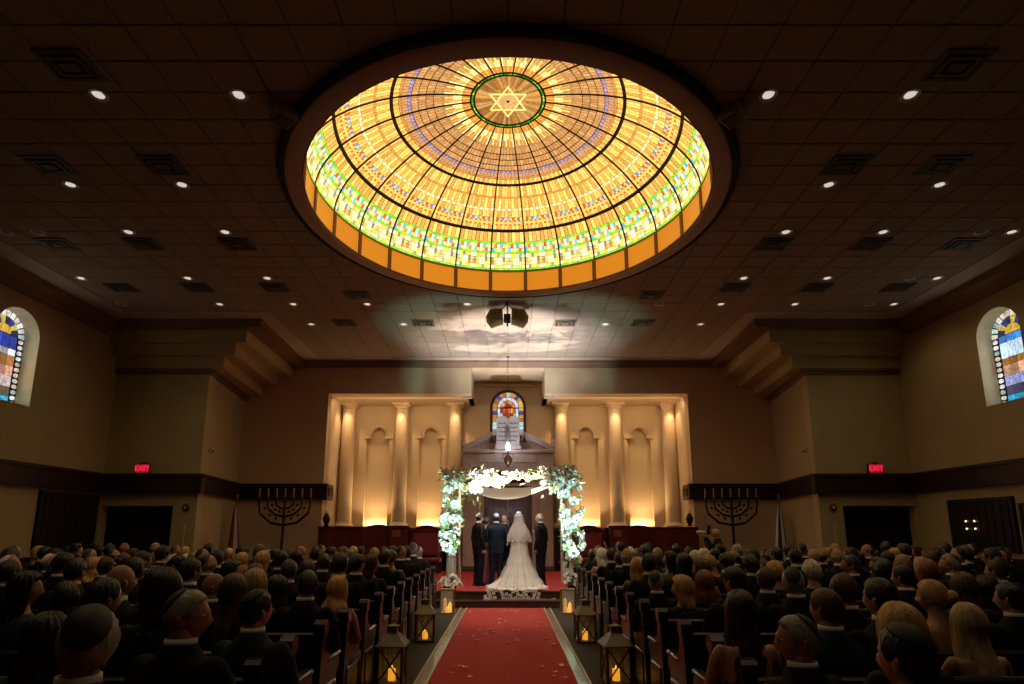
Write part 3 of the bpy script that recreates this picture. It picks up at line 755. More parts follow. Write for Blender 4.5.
# ------------------------------------------------------------------ stage, steps and runner
stage = MB().box(-6.6, 6.6, 13.3, YB+.3, 0, .32)
o = struct('floor_stage', stage, WOOD)
MB().box(-6.55, 6.55, 13.33, 19.3, .32, .334).obj('stage_carpet', CARPET, o)
MB().box(-6.6, 6.6, 13.26, 13.33, .285, .334, 0, .01).obj('nosing', WOOD, o)
o2 = struct('floor_step', MB().box(-6.6, 6.6, 12.99, 13.3, 0, .16), WOOD)
MB().box(-6.6, 6.6, 12.95, 13.02, .125, .165, 0, .01).obj('nosing', WOOD, o2)
run = thing('aisle_runner', 'long red carpet runner down the centre aisle with shiny borders', 'carpet', (-.06, 0, 0))
MB().box(-.82, .82, -1.5, 12.94, .002, .016).obj('red_pile', CARPET, run)
PLA = mat('border_gloss', (.26, .19, .12), .28, var=.5, scale=9, bump=.5, bscale=14, coat=.6)
EDG = mat('border_edge', (.50, .36, .20), .4)
for s in (-1, 1):
    a, b = sorted((s*.825, s*.97)); MB().grid(lambda u, v: (a+(b-a)*u, -1.5+14.4*v, .012+.006*noise.noise(Vector((u*3, v*60, s)))), 4, 160).obj('glossy_border', PLA, run, True)
    for q in (.835, .965):
        c, d = sorted((s*(q-.012), s*(q+.012))); MB().box(c, d, -1.5, 12.94, .012, .024).obj('border_edge', EDG, run)
PET = mat('petal', (.95, .70, .55), .6)
pm = MB().grid(lambda u, v: ((u-.5)*.07*(1-.3*v), (v-.5)*.06, .012*((u-.5)**2*4+(v-.5)**2*4)+.002), 3, 3).mesh('petal', PET, True)
for i in range(46):
    if i < 34: x, y = rnd.gauss(.0, .35), rnd.uniform(8.6, 12.7)
    else: x, y = rnd.choice([-.5, .55])+rnd.gauss(0, .12), rnd.uniform(6.9, 7.6)
    x = max(-.72, min(.72, x))
    o = link('flower_petal', pm); o.location = (x-.06, y, .017); o.rotation_euler = (rnd.uniform(-.2, .2)*0, 0, rnd.uniform(0, 6.28)); sc = rnd.uniform(.55, 1.0); o.scale = (sc, sc, sc)
    prop(o, 'pale pink flower petal scattered on the red aisle runner', 'petal', 'petals scattered on the red runner')

# ------------------------------------------------------------------ wooden screens, seats and pedestals on the stage
def arched(w, h, rise, n=10): return [(-w, 0)]+[(-w+2*w*i/n, h+rise*sin(pi*i/n)) for i in range(n+1)]+[(w, 0)]
def screen(x0, x1, h, rise, label, y=19.2):
    t = thing('choir_screen', label, 'screen', ((x0+x1)/2, y, .335)); w = (x1-x0)/2
    MB().prism(arched(w, h, rise) if rise else [(-w, 0), (-w, h), (w, h), (w, 0)], 'y', -.04, .04).obj('panel_body', WOODR, t)
    if rise: MB().tube([(-w+2*w*i/12, -.02, h+rise*sin(pi*i/12)) for i in range(13)], .03, 6).obj('arched_cap', WOOD, t)
    else: MB().box(-w, w, -.07, .07, h-.03, h+.03, 0, .01).obj('flat_cap', WOOD, t)
    MB().box(-w, w, -.06, .06, 0, .15).obj('plinth', WOOD, t)
    nP = max(1, round(2*w/.5))
    for i in range(nP):
        MB().box(-w+2*w*(i+.12)/nP, -w+2*w*(i+.88)/nP, -.055, -.038, .25, h-.12, 0, .012).obj('raised_panel', WOODR, t)
screen(-6.22, -4.72, 1.42, 0, 'long plain dark red wooden screen at the left end of the stage')
screen(-4.70, -3.84, 1.40, .09, 'arch-topped dark red wooden screen left of the left pedestal')
screen(4.72, 6.24, 1.40, 0, 'long plain dark red wooden screen at the right end of the stage')
screen(3.86, 4.70, 1.38, .09, 'arch-topped dark red wooden screen right of the right pedestal')
for x, nm in ((-3.50, 'left'), (3.57, 'right')):
    t = thing('lectern_pedestal', 'square dark red wooden lectern on the %s of the stage under a column' % nm, 'lectern', (x, 18.9, .335))
    MB().box(-.29, .29, -.2, .2, .10, 1.40, 0, .01).obj('body', WOODR, t); MB().box(-.33, .33, -.24, .24, 0, .10, 0, .01).obj('base', WOOD, t)
    MB().box(-.34, .34, -.25, .25, 1.40, 1.47, 0, .012).obj('top', WOOD, t)
    MB().box(-.20, .06, -.215, -.199, 1.12, 1.34, 0, .004).obj('plaque', mat('lectern_plaque', (.35, .22, .10), .35, metal=.6), t)
VEL = mat('red_velvet', (.20, .012, .02), .8, sheen=.5)
def throne(x, label, fz):
    t = thing('throne_chair', label, 'chair', (x, 18.55, .335)); w = .50
    MB().prism(arched(w, 1.30, .16, 14), 'y', .22, .32).obj('high_back', WOODR, t)
    MB().tube([(-w+2*w*i/14, .21, 1.30+.16*sin(pi*i/14)) for i in range(15)], .035, 8).obj('carved_crest', WOOD, t)
    MB().box(-w+.1, w-.1, .17, .23, .55, 1.22, 0, .03).obj('back_cushion', VEL, t)
    MB().box(-w, w, -.30, .24, .36, .46, 0, .02).obj('seat', VEL, t)
    for s in (-1, 1):
        for y in (-.26, .22): MB().tube([(s*(w-.05), y, 0), (s*(w-.05), y, .38)], [.03, .04], 8).obj('leg', WOOD, t)
        MB().tube([(s*(w-.03), .22, .95), (s*(w-.03), .0, .85), (s*(w-.03), -.22, .74), (s*(w-.03), -.30, .66), (s*(w-.03), -.30, .46)], .032, 8).obj('armrest', VEL, t)
throne(-2.62, 'arch-backed dark wooden throne left of the flowered canopy', 0)
throne(2.60, 'arch-backed dark wooden throne right of the flowered canopy', 0)
for x, nm in ((-5.98, 'left'), (5.98, 'right')):
    t = thing('bronze_urn', 'small dark bronze urn standing on the %s end screen' % nm, 'urn', (x, 19.2, 1.787))
    MB().lathe([(.08, 0), (.09, .02), (.05, .05), (.10, .14), (.125, .24), (.09, .34), (.05, .38), (.07, .41)], 16).obj('bowl', DARKMETAL, t, True)
    MB().lathe([(.075, .41), (.06, .44), (.02, .47), (.015, .51), (0, .52)], 12).obj('lid', BRASS, t, True)

# ------------------------------------------------------------------ the ark (temple front, doors, tablets, lamp)
ARKM = mat('ark_stone', (.55, .43, .34), .7, var=.06, scale=3)
ark = thing('torah_ark', 'stone ark front with pediment, pilasters and tall dark red doors', 'ark', (0, 19.62, .335))
for s in (-1, 1):
    o = MB().box(s*1.27-.24, s*1.27+.24, -.1, .5, .16, 3.45, 0, .012).obj('pilaster', ARKM, ark)
    MB().box(s*1.27-.14, s*1.27+.14, -.125, -.099, .4, 3.2, 0, .01).obj('pilaster_panel', ARKM, o)
    MB().box(s*1.27-.28, s*1.27+.28, -.14, .5, 0, .16, 0, .01).obj('pilaster_base', mat('ark_base', (.10, .06, .04), .6), ark)
    MB().box(s*1.27-.28, s*1.27+.28, -.15, .5, 3.45, 3.56, 0, .01).obj('pilaster_capital', ARKM, ark)
    MB().box(s*.92-.10, s*.92+.10, -.02, .5, 0, 3.2, 0, .01).obj('door_jamb', ARKM, ark)
MB().box(-1.55, 1.55, 0.0, 1.9, 3.56, 3.93).obj('frieze', ARKM, ark)
MB().box(-1.0, 1.0, -.03, 0.0, 3.60, 3.86, 0, .01).obj('frieze_panel', ARKM, ark)
MB().box(-1.6, 1.6, -.10, 1.9, 3.93, 4.06, 0, .02).obj('cornice', ARKM, ark)
MB().box(-1.0, 1.0, -.05, .5, 3.08, 3.30, 0, .01).obj('door_lintel', mat('ark_lintel', (.05, .02, .015), .5), ark)
MB().box(-1.03, 1.03, .0, .5, 3.30, 3.56).obj('overdoor', ARKM, ark)
MB().prism([(-1.42, 4.06), (1.42, 4.06), (0, 4.80)], 'y', .16, .34).obj('tympanum', ARKM, ark)
for s in (-1, 1):
    MB().prism([(s*1.62, 4.06), (s*1.62, 4.17), (0, 4.95), (0, 4.80), (s*1.40, 4.06)], 'y', .02, .34).obj('raking_cornice', ARKM, ark)
    MB().box(s*1.56-.06, s*1.56+.06, -.13, .2, 4.14, 4.40, 0, .02).obj('acroterion', ARKM, ark)
    d = MB().box(min(0, s*.82)+.006, max(0, s*.82)-.006, .14, .22, 0, 3.10).obj('door', WOODR, ark)
    for z0, z1 in ((.25, 1.0), (1.15, 2.1), (2.25, 2.9)):
        MB().box(min(s*.12, s*.70), max(s*.12, s*.70), .115, .142, z0, z1, 0, .015).obj('door_panel', WOODR, d)
    MB().tube([(s*.06, .09, 1.3), (s*.06, .09, 1.7)], .018, 8).obj('door_handle', BRASS, d)
# tablets of the law in front of the window
tab = thing('law_tablets', 'pair of round-topped grey stone tablets with inscribed lines above the ark', 'tablets', (0, 19.50, 4.60))
TM = mat('tablet_stone', (.38, .33, .29), .7, var=.1, scale=6); TI = mat('tablet_ink', (.06, .045, .04), .7)
for s in (-1, 1):
    w = .195; cx = s*.20
    o = MB().prism([(cx-w, -.10), (cx-w, .78)]+[(cx-w*cos(pi*i/10), .78+.16*sin(pi*i/10)) for i in range(1, 10)]+[(cx+w, .78), (cx+w, -.10)], 'y', -.05, .05).obj('tablet', TM, tab)
    mb = MB()
    for i in range(5):
        z = .70-i*.15; x = cx-.14
        while x < cx+.10:
            q = rnd.uniform(.03, .07); mb.box(x, x+q, -.056, -.05, z-.035, z+.0); 
            if rnd.random() < .6: mb.box(x, x+.014, -.056, -.05, z-.07, z)
            x += q+.02
    mb.obj('inscription', TI, o)
MB().box(-.45, .45, -.09, .12, -.22, -.10).obj('tablet_base', TM, tab)
# small spot lamps beside the tablets
for s, nm in ((-1, 'left'), (1, 'right')):
    t = thing('picture_lamp', 'small dark bell-shaped lamp on the %s slope of the ark pediment' % nm, 'lamp', (s*.56, 19.52, 4.58))
    MB().tube([(0, .06, .06), (0, -.02, .30), (0, -.04, .34)], .012, 6).obj('stem', DARKMETAL, t)
    MB().lathe([(.03, .22), (.05, .15), (.09, .06), (.10, .03), (.085, .03)], 14, (0, -.04, .0)).obj('shade', DARKMETAL, t, True)
    MB().ball((0, -.04, .05), .03, 8, 6).obj('lens', mat('picture_lens', (.6, .55, .5), .3), t)
# eternal light
t = thing('eternal_light', 'bronze hanging urn lamp with a white glow before the ark', 'lamp', (0, 19.0, 3.72)); t.scale = (.72, .72, 1)
MB().lathe([(.0, -.02), (.05, .0), (.04, .04), (.12, .10), (.19, .20), (.19, .28), (.13, .36), (.06, .42), (.06, .48), (.10, .54)], 20).obj('bowl', mat('urn_bronze', (.16, .09, .04), .4, metal=.6), t, True)
MB().lathe([(.0, .55), (.085, .55), (.09, .68), (.05, .80), (0, .83)], 14).obj('bulb_glass', mat('eternal_glow', (.95, .95, 1), .3, emit=34, emit_col=(.80, .80, 1.0)), t, True)
for s in (-1, 1):
    MB().tube([(s*.17, 0, .25), (s*.25, 0, .32), (s*.22, 0, .42), (s*.10, 0, .46)], .014, 6).obj('handle', DARKMETAL, t)
    MB().tube([(s*.10, 0, .54), (s*.09, 0, .85), (0, 0, 1.15)], .008, 5).obj('hanger_wire', DARKMETAL, t)
MB().tube([(0, 0, 1.15), (0, .0, CZ-3.72-.02)], .009, 5).obj('chain', DARKMETAL, t)
MB().lathe([(0, CZ-3.72-.03), (.06, CZ-3.72-.03), (.07, CZ-3.72-.0), (0, CZ-3.72)], 12).obj('ceiling_rose', DARKMETAL, t)
# ark window
root = bpy.data.objects.new('window_3', None); COL.objects.link(root); root['kind'] = 'structure'
xf = lambda h, z, tt: (h, YN+.02+tt, z)
MB().prism(arch_pts(0, .66, 5.2, 6.30, 20), 'y', YN+.06, YN+.12).obj('window_backing', BLACK, root)
fr = arch_pts(0, .64, 5.3, 6.30, 20)
MB().tube([(h, YN-.0, z) for h, z in fr], .05, 6).obj('window_frame', mat('arch_frame', (.06, .025, .02), .5), root)
polys = []
amb = [(.72, .36, .05), (.55, .22, .03), (.80, .48, .08), (.45, .14, .02)]
for sd in (-1, 1):
    for i in range(7):
        z0, z1 = 5.31+i*.142, 5.31+(i+1)*.142-.012
        c = (.55, .85, .85) if i in (1, 2) else J(rnd.choice(amb), .3)
        if i == 5: c = (.05, .05, .35)
        polys.append(([(sd*.585, z0), (sd*.425, z0), (sd*.425, z1), (sd*.585, z1)], c))
for i in range(13):
    a, b = pi*(i+.05)/13, pi*(i+.95)/13
    c = (.05, .06, .5) if i in (3, 9) else ((.7, .9, .85) if i == 6 else J(rnd.choice(amb), .3))
    polys.append(([(q*cos(w), 6.30+q*sin(w)) for q, w in ((.585, a), (.425, a), (.425, b), (.585, b))], c))
for i in range(12):
    a, b = pi*(i+.04)/12, pi*(i+.96)/12
    polys.append(([(q*cos(w), 6.30+q*sin(w)) for q, w in ((.40, a), (.29, a), (.29, b), (.40, b))], J((.62, .82, .95), .15)))
    polys.append(([(q*cos(w), 6.30+q*sin(w)) for q, w in ((.28, a), (.15, a), (.15, b), (.28, b))], J(rnd.choice([(.85, .10, .02), (.75, .16, .03), (.9, .38, .10)]), .3)))
polys.append(([(.14*cos(pi*i/8), 6.31+.14*sin(pi*i/8)) for i in range(9)], (.22, .03, .02)))
for i in range(8):
    for j in range(5):
        x0, x1 = -.40+.8*i/8+.006, -.40+.8*(i+1)/8-.006; z0, z1 = 5.32+j*.19, 5.32+(j+1)*.19-.012
        edge = i in (0, 7)
        c = (.6, .8, .95) if edge else rnd.choice([(.85, .16, .03), (.75, .40, .10), (.35, .04, .02), (.9, .7, .5), (.6, .08, .03)])
        if j < 2: c = (.30, .30, .42)
        polys.append(([(x0, z0), (x1, z0), (x1, z1), (x0, z1)], J(c, .3)))
pane_obj('window_pane', polys, xf, root)

# ------------------------------------------------------------------ menorahs and flags
CAND = mat('menorah_lamp', (.30, .20, .10), .4)
FILM = mat('menorah_bronze', (.020, .011, .008), .5, metal=.5)
for s, nm in ((-1, 'left'), (1, 'right')):
    t = thing('menorah', 'tall dark bronze seven-branched menorah before the %s back wall' % nm, 'menorah', (s*7.28, 18.9, 0))
    t.scale = (.80, 1.0, 1.0)
    MB().lathe([(.34, 0), (.34, .05), (.26, .08), (.22, .20), (.07, .26), (.05, .34)], 20).obj('base', FILM, t, True)
    st = MB().tube([(0, 0, .3), (0, 0, 2.62)], .05, 10)
    for i in range(8): st.ball((0, 0, .55+i*.19), (.068, .068, .04), 10, 6)
    st.obj('stem', FILM, t, True)
    for rad, zb in ((1.04, 1.82), (.70, 2.10), (.36, 2.35)):
        for sd in (-1, 1):
            pts = []
            for (u, v) in ((0, 0), (.52, .10), (.94, .47), (1.0, .80)):
                pts.append((sd*rad*u, 0, zb+(2.62-zb)*v))
            pts.append((sd*rad, 0, 2.62))
            MB().tube(pts, .042, 8).obj('branch', FILM, t)
    # leaf ornaments between the branches
    for rad, zb in ((.87, 2.0), (.55, 2.24)):
        for sd in (-1, 1):
            for (u, v) in ((.35, .06), (.66, .24), (.92, .62)):
                MB().ball((sd*rad*u, 0, zb+(2.6-zb)*v), (.07, .015, .04), 8, 6, 0, Matrix.Rotation(-sd*.5, 3, 'Y')).obj('leaf', FILM, t)
    for i in range(-3, 4):
        x = i*.348
        MB().lathe([(.05, 2.64), (.07, 2.70), (.045, 2.72)], 10, (x, 0, 0)).obj('cup', FILM, t, True)
        MB().lathe([(.032, 2.71), (.032, 2.96), (.02, 3.0), (.0, 3.03)], 10, (x, 0, 0)).obj('candle_lamp', CAND, t, True)
FW = mat('flag_white', (.55, .50, .45), .8); FR = mat('flag_red', (.16, .018, .02), .8); FB = mat('flag_blue', (.02, .03, .14), .8)
for s, nm, lab in ((-1, 'left', 'furled red and white striped flag on a pole beside the left menorah'), (1, 'right', 'furled white flag with blue bands on a pole beside the right menorah')):
    t = thing('flag', lab, 'flag', (s*8.60, 18.4, 0))
    MB().lathe([(.2, 0), (.2, .03), (.06, .06), (.04, .12)], 16).obj('stand', BRASS, t, True)
    MB().tube([(0, 0, .05), (0, 0, 2.62)], .018, 8).obj('pole', mat('flag_pole', (.22, .12, .05), .4), t)
    MB().lathe([(0, 2.62), (.03, 2.64), (.05, 2.72), (.02, 2.78), (0, 2.80)], 10).obj('finial', BRASS, t, True)
    bands = [FR, FW, FR, FW, FR, FR, FR, FW, FR] if s < 0 else [FW, FB, FW, FW, FW, FB, FW, FB]
    nb = len(bands)
    for i, m in enumerate(bands):
        def cl(u, v, i=i):
            a = (i+u)/nb*2*pi; z = 2.45-1.75*v
            r = .03+.17*v**.8+.035*sin(5*a+s)*v
            dx = -.02+.06*v*(-s)*1.0
            return (dx+r*cos(a)*1.0, -.03+r*sin(a)*.7, z+.02*sin(7*a)*v)
        MB().grid(cl, 6, 14).obj('flag_fold', m, t, True)

# ------------------------------------------------------------------ wedding canopy
BIRCH = mat('birch_bark', (.42, .30, .22), .7, var=.35, scale=14, bump=.3, bscale=30, stretch=(1, 1, 4))
chup = thing('wedding_canopy', 'birch-pole wedding canopy with white cloth and white flowers on the stage', 'canopy', (0, 13.55, .334))
ZR = 2.50
PX = (-1.30, 1.45)
def wob(p, q, r, n=8, amp=.02, sd=0):
    p, q = Vector(p), Vector(q)
    pts = []
    for i in range(n+1):
        t = i/n; w = Vector((noise.noise(Vector((t*5, sd, 0))), noise.noise(Vector((t*5, sd, 7))), noise.noise(Vector((t*5, sd, 13)))))*amp
        pts.append(p.lerp(q, t)+w*(1 if 0 < i < n else 0))
    return MB().tube(pts, [r*(1-.15*i/n) for i in range(n+1)], 8)
for i, x in enumerate(PX):
    for j, y in enumerate((0, 1.85)):
        wob((x*(.98 if j else 1), y, 0), (x*(.98 if j else 1), y, ZR+.12), .045, sd=i*3+j).obj('post', BIRCH, chup, True)
wob((-1.62, -.05, ZR+.26), (-1.05, 0, ZR-.05), .035, sd=11).obj('rail', BIRCH, chup, True)
wob((-1.45, 0, ZR), (1.72, -.02, ZR+.10), .04, sd=12).obj('rail', BIRCH, chup, True)
wob((-1.45, 1.85, ZR), (1.65, 1.85, ZR+.05), .04, sd=13).obj('rail', BIRCH, chup, True)
for x in PX: wob((x, -.2, ZR+.04), (x, 2.1, ZR+.04), .04, sd=14+x).obj('rail', BIRCH, chup, True)
def cloth(u, v):
    x = -1.15+2.2*u; y = -.02+1.85*v
    sag = (.44-.40*v)*(1-abs(2*u-1)**2.2)
    return (x, y, ZR-.02-sag+.012*sin(u*34)*(.4+v)*abs(2*u-1))
CLOTH = mat('canopy_cloth', (.82, .82, .86), .85, bump=.04, bscale=20)
MB().grid(cloth, 36, 14).obj('canopy_cloth', CLOTH, chup, True)
def swag(u, v):
    x = .55+.85*u; return (x, -.06-.02*sin(v*9), ZR-.02-.26*(1-u)**1.1+.12*(v-.5)*(1-.6*u)+.02*sin(v*12))
MB().grid(swag, 10, 8).obj('cloth_tail', mat('pink_organza', (.75, .50, .46), .7), chup, True)
# sheer wrap round the lower left post
VEILM = bpy.data.materials.new('sheer_tulle'); VEILM.use_nodes = True
nt = VEILM.node_tree; N_ = nt.nodes; L_ = nt.links
b_ = N_['Principled BSDF']; b_.inputs['Base Color'].default_value = (.80, .76, .72, 1); b_.inputs['Roughness'].default_value = .8; b_.inputs['Alpha'].default_value = .42
MB().grid(lambda u, v: (PX[0]+(.10+.012*sin(u*50))*cos(2*pi*u), (.10+.012*sin(u*50))*sin(2*pi*u), .02+.9*v), 40, 4).obj('sheer_wrap', VEILM, chup, True)
# flowers: blossoms are parts, foliage is one mass
FLW = mat('blossom_white', (.80, .80, .76), .7, var=.08, scale=10); FLC = mat('blossom_cream', (.82, .70, .46), .7, var=.1, scale=10); FLG = mat('blossom_green', (.45, .58, .33), .7)
def blossom(seed):
    r = random.Random(seed); mb = MB()
    for L, (npet, tilt, sz) in enumerate(((5, .95, .07), (5, .55, .055), (3, .2, .035))):
        for i in range(npet):
            a = 2*pi*i/npet+L*.6+r.uniform(-.2, .2); w = sz*.62
            d = Vector((cos(a)*sin(tilt), sin(a)*sin(tilt), cos(tilt))); sd = Vector((-sin(a), cos(a), 0)); up = Vector((0, 0, 1))
            c = [Vector((0, 0, 0)), d*sz*.55+sd*w*.6, d*sz*.55-sd*w*.6, d*sz+sd*w*.45+up*.01, d*sz-sd*w*.45+up*.01, d*sz*.6]
            mb.add(c, [(0, 1, 5), (0, 5, 2), (1, 3, 5), (2, 5, 4), (5, 3, 4)])
    return mb
BL = [[blossom(q).mesh('blossom', m, 'all') for m in (FLW, FLC, FLG)] for q in range(3)]
leafmb = MB()
def leaf(p, d, ln, w):
    d = Vector(d).normalized(); sd = d.cross(Vector((.3, .4, .86))).normalized(); p = Vector(p); nrm = sd.cross(d)
    leafmb.add([p, p+d*ln*.4+sd*w+nrm*w*.3, p+d*ln*.4-sd*w+nrm*w*.3, p+d*ln*.45, p+d*ln], [(0, 1, 3), (0, 3, 2), (1, 4, 3), (3, 4, 2)], rnd.randrange(3))
nfl = 0
def cluster(fn, n, wc=(.8, .1, .1), leaves=2, sz=(1.25, 2.0)):
    global nfl
    for i in range(n):
        c, out = fn(); out = Vector(out).normalized()
        kk = rnd.random(); ci = 0 if kk < wc[0] else (1 if kk < wc[0]+wc[1] else 2)
        o = link('blossom', BL[rnd.randrange(3)][ci], chup); o.location = c
        o.rotation_euler = out.to_track_quat('Z', 'Y').to_euler(); q = rnd.uniform(*sz); o.scale = (q, q, q); nfl += 1
        for j in range(leaves):
            d = out+Vector((rnd.gauss(0, .8), rnd.gauss(0, .8), rnd.gauss(0, .8)))
            leaf(Vector(c)-out*.04, d, rnd.uniform(.09, .2), rnd.uniform(.015, .03))
def around(ax, z0, z1, rx, ry):
    def f():
        z = rnd.uniform(z0, z1); a = rnd.uniform(0, 2*pi); q = .9
        t = (z-z0)/(z1-z0); bul = .55+.45*sin(pi*min(1, max(0, t)))
        o = Vector((cos(a), sin(a)-.45, rnd.uniform(-.2, .4)))
        return (ax+rx*bul*cos(a), ry*bul*sin(a)-.05, z), o
    return f
cluster(around(PX[0]-.0, 1.20, 2.05, .17, .16), 30)
cluster(around(PX[0]-.08, .70, 1.30, .14, .14), 17)
cluster(around(PX[1]+.02, 1.40, 2.42, .21, .18), 42)
cluster(around(PX[1]+.06, .75, 1.40, .17, .16), 23)
cluster(around(PX[1]+.05, .20, .75, .15, .14), 11, (.75, .1, .15))
def beam(x0, x1, h, dpt, zoff=0):
    def f():
        x = rnd.uniform(x0, x1); a = rnd.uniform(0, 2*pi); q = sqrt(rnd.random())
        return (x, -.06+dpt*q*cos(a)*.9, ZR+zoff+h*q*sin(a)), (rnd.gauss(0, .4), -.7+cos(a), sin(a)+.3)
    return f
cluster(beam(-1.45, -.62, .22, .20, .0), 58, (.8, .15, .05), 2)
cluster(beam(-.70, .05, .13, .14, .06), 40, (.45, .5, .05), 2)
cluster(beam(.0, .75, .09, .10, .10), 18, (.2, .75, .05), 2, (.9, 1.3))
cluster(beam(.72, 1.62, .22, .20, .06), 50, (.8, .15, .05), 2)
def pile(cx, cy, w):
    def f():
        a = rnd.uniform(0, 2*pi); q = sqrt(rnd.random())
        return (cx+w*q*cos(a), cy+w*.7*q*sin(a), .10+.24*(1-q)), (cos(a)*q, sin(a)*q-.3, .8)
    return f
# hanging sprays
for (x, z, dx, ln) in ((-1.35, ZR-.1, -.35, .35), (-.95, ZR-.15, .35, .45), (-.72, ZR-.15, .15, .5), (-1.42, ZR+.0, -.5, .2), (-1.25, ZR-.2, .1, .5)):
    for i in range(14):
        t = i/14; leaf((x+dx*t*ln, -.12, z-ln*t), (dx+rnd.gauss(0, .5), -.3, -.6), .10, .016)
for x0, z0, z1, w in ((PX[0], .9, 2.4, .22), (PX[1], .2, 2.4, .24)):
    for i in range(70):
        a = rnd.uniform(0, 2*pi); z = rnd.uniform(z0, z1)
        leaf((x0+w*.8*cos(a), w*.7*sin(a)-.04, z), (cos(a), sin(a), rnd.uniform(-.8, .6)), rnd.uniform(.08, .18), rnd.uniform(.012, .026))
for i in range(90):
    x = rnd.uniform(-1.5, 1.6); leaf((x, -.06+rnd.gauss(0, .09), ZR+.08+rnd.gauss(0, .09)), (rnd.gauss(0, .7), rnd.gauss(-.3, .5), rnd.gauss(.3, .6)), rnd.uniform(.08, .2), rnd.uniform(.012, .025))
for sx in (-1, 1):  # leaf sprays added at the back corners to cast cloudy shadows on the ceiling
    for i in range(110):
        leaf((sx*1.25+rnd.gauss(0, .22), 1.6+rnd.gauss(0, .25), ZR+.06+rnd.gauss(0, .13)), (rnd.gauss(0, 1), rnd.gauss(0, 1), rnd.gauss(.2, .6)), rnd.uniform(.12, .26), rnd.uniform(.025, .05))
lm = [mat('leaf_green', (.10, .20, .045), .55, var=.3, scale=9), mat('leaf_pale', (.36, .44, .27), .6), mat('leaf_olive', (.20, .19, .06), .6)]
lo = leafmb.obj('foliage', lm, chup); lo['kind'] = 'stuff'
# floor bouquets beside the posts are things of their own
for cx, nm in ((-1.32, 'left'), (1.50, 'right')):
    bq = thing('floor_bouquet', 'low white flower arrangement at the foot of the %s canopy post' % nm, 'flowers', (cx, 13.42, .334))
    chup_keep = chup; leafmb = MB()
    MB().lathe([(.10, 0), (.15, .02), (.16, .10), (.13, .12)], 14).obj('bowl', DARKMETAL, bq, True)
    chup = bq; cluster(pile(0, .0, .24), 20, (.8, .15, .05), 2, (.9, 1.4)); chup = chup_keep
    o = leafmb.obj('foliage', lm, bq); o['kind'] = 'stuff'

# ------------------------------------------------------------------ lanterns along the aisle
LWD = mat('lantern_wood', (.085, .055, .038), .7, var=.3, scale=12); LRF = mat('lantern_zinc', (.20, .165, .12), .5, metal=.4, var=.15)
LGL = bpy.data.materials.new('lantern_glass'); LGL.use_nodes = True
q_ = LGL.node_tree.nodes['Principled BSDF']; q_.inputs['Base Color'].default_value = (.9, .85, .75, 1); q_.inputs['Roughness'].default_value = .08; q_.inputs['Alpha'].default_value = .14
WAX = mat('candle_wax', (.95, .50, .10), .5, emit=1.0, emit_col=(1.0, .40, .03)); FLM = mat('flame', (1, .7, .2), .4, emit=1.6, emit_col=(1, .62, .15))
def lantern_meshes():
    D = {}
    w = .13
    D['base'] = (MB().box(-w-.015, w+.015, -w-.015, w+.015, 0, .03, 0, .005), LWD)
    D['corner_post'] = (MB().box(-.013, .013, -.013, .013, .03, .40), LWD)
    br = MB()
    for s in (-1, 1):
        br.tube([(-w, s*w, .04), (w, s*w, .39)], .009, 4).tube([(w, s*w, .04), (-w, s*w, .39)], .009, 4)
        br.tube([(s*w, -w, .04), (s*w, w, .39)], .009, 4).tube([(s*w, w, .04), (s*w, -w, .39)], .009, 4)
    D['cross_braces'] = (br, LWD)
    r = MB(); P = [(w+.035, .40), (w+.035, .415), (.10, .485), (.055, .535), (.055, .545)]
    vs = []; fs = []
    for (q, z) in P: vs += [(-q, -q, z), (q, -q, z), (q, q, z), (-q, q, z)]
    for j in range(len(P)-1):
        for i in range(4): fs.append((j*4+i, j*4+(i+1) % 4, j*4+4+(i+1) % 4, j*4+4+i))
    fs += [(3, 2, 1, 0), (16, 17, 18, 19)]; r.add(vs, fs)
    D['roof'] = (r, LRF)
    D['vent_cap'] = (MB().box(-.05, .05, -.05, .05, .545, .60).box(-.065, .065, -.065, .065, .60, .615), LRF)
    D['ring_handle'] = (MB().tube([(.05*cos(pi*i/8), 0, .615+.05*sin(pi*i/8)) for i in range(9)], .006, 5), DARKMETAL)
    g_ = MB()
    for s in (-1, 1): g_.box(-w+.013, w-.013, s*(w-.006)-.002, s*(w-.006)+.002, .03, .40).box(s*(w-.006)-.002, s*(w-.006)+.002, -w+.013, w-.013, .03, .40)
    D['glass'] = (g_, LGL)
    D['candle'] = (MB().lathe([(0, .031), (.042, .031), (.042, .15), (.034, .153), (0, .148)], 16), WAX)
    D['flame'] = (MB().lathe([(0, .15), (.009, .165), (.006, .18), (0, .195)], 8), FLM)
    return {k_: v_[0].mesh(k_, v_[1], True) for k_, v_ in D.items()}
LM = lantern_meshes()
for (x, y, lab) in ((-1.29, 6.78, 'wooden lantern with roof and lit candle, nearest on the left of the aisle'), (-1.27, 9.25, 'wooden lantern with roof and lit candle, second along the left of the aisle'),
                    (1.20, 6.78, 'wooden lantern with roof and lit candle, nearest on the right of the aisle'), (1.17, 9.17, 'wooden lantern with roof and lit candle, second along the right of the aisle')):
    t = thing('lantern', lab, 'lantern', (x, y, .001), rnd.uniform(-.15, .15), 'roofed candle lanterns along the aisle')
    for nm, me in LM.items():
        if nm != 'corner_post': link(nm, me, t)
        else:
            for a in (-1, 1):
                for b in (-1, 1): link(nm, me, t).location = (a*.13, b*.13, 0)
    lamp('lantern_candle_light', 'POINT', (x, y, .24), None, .03, (1, .5, .12), .02)
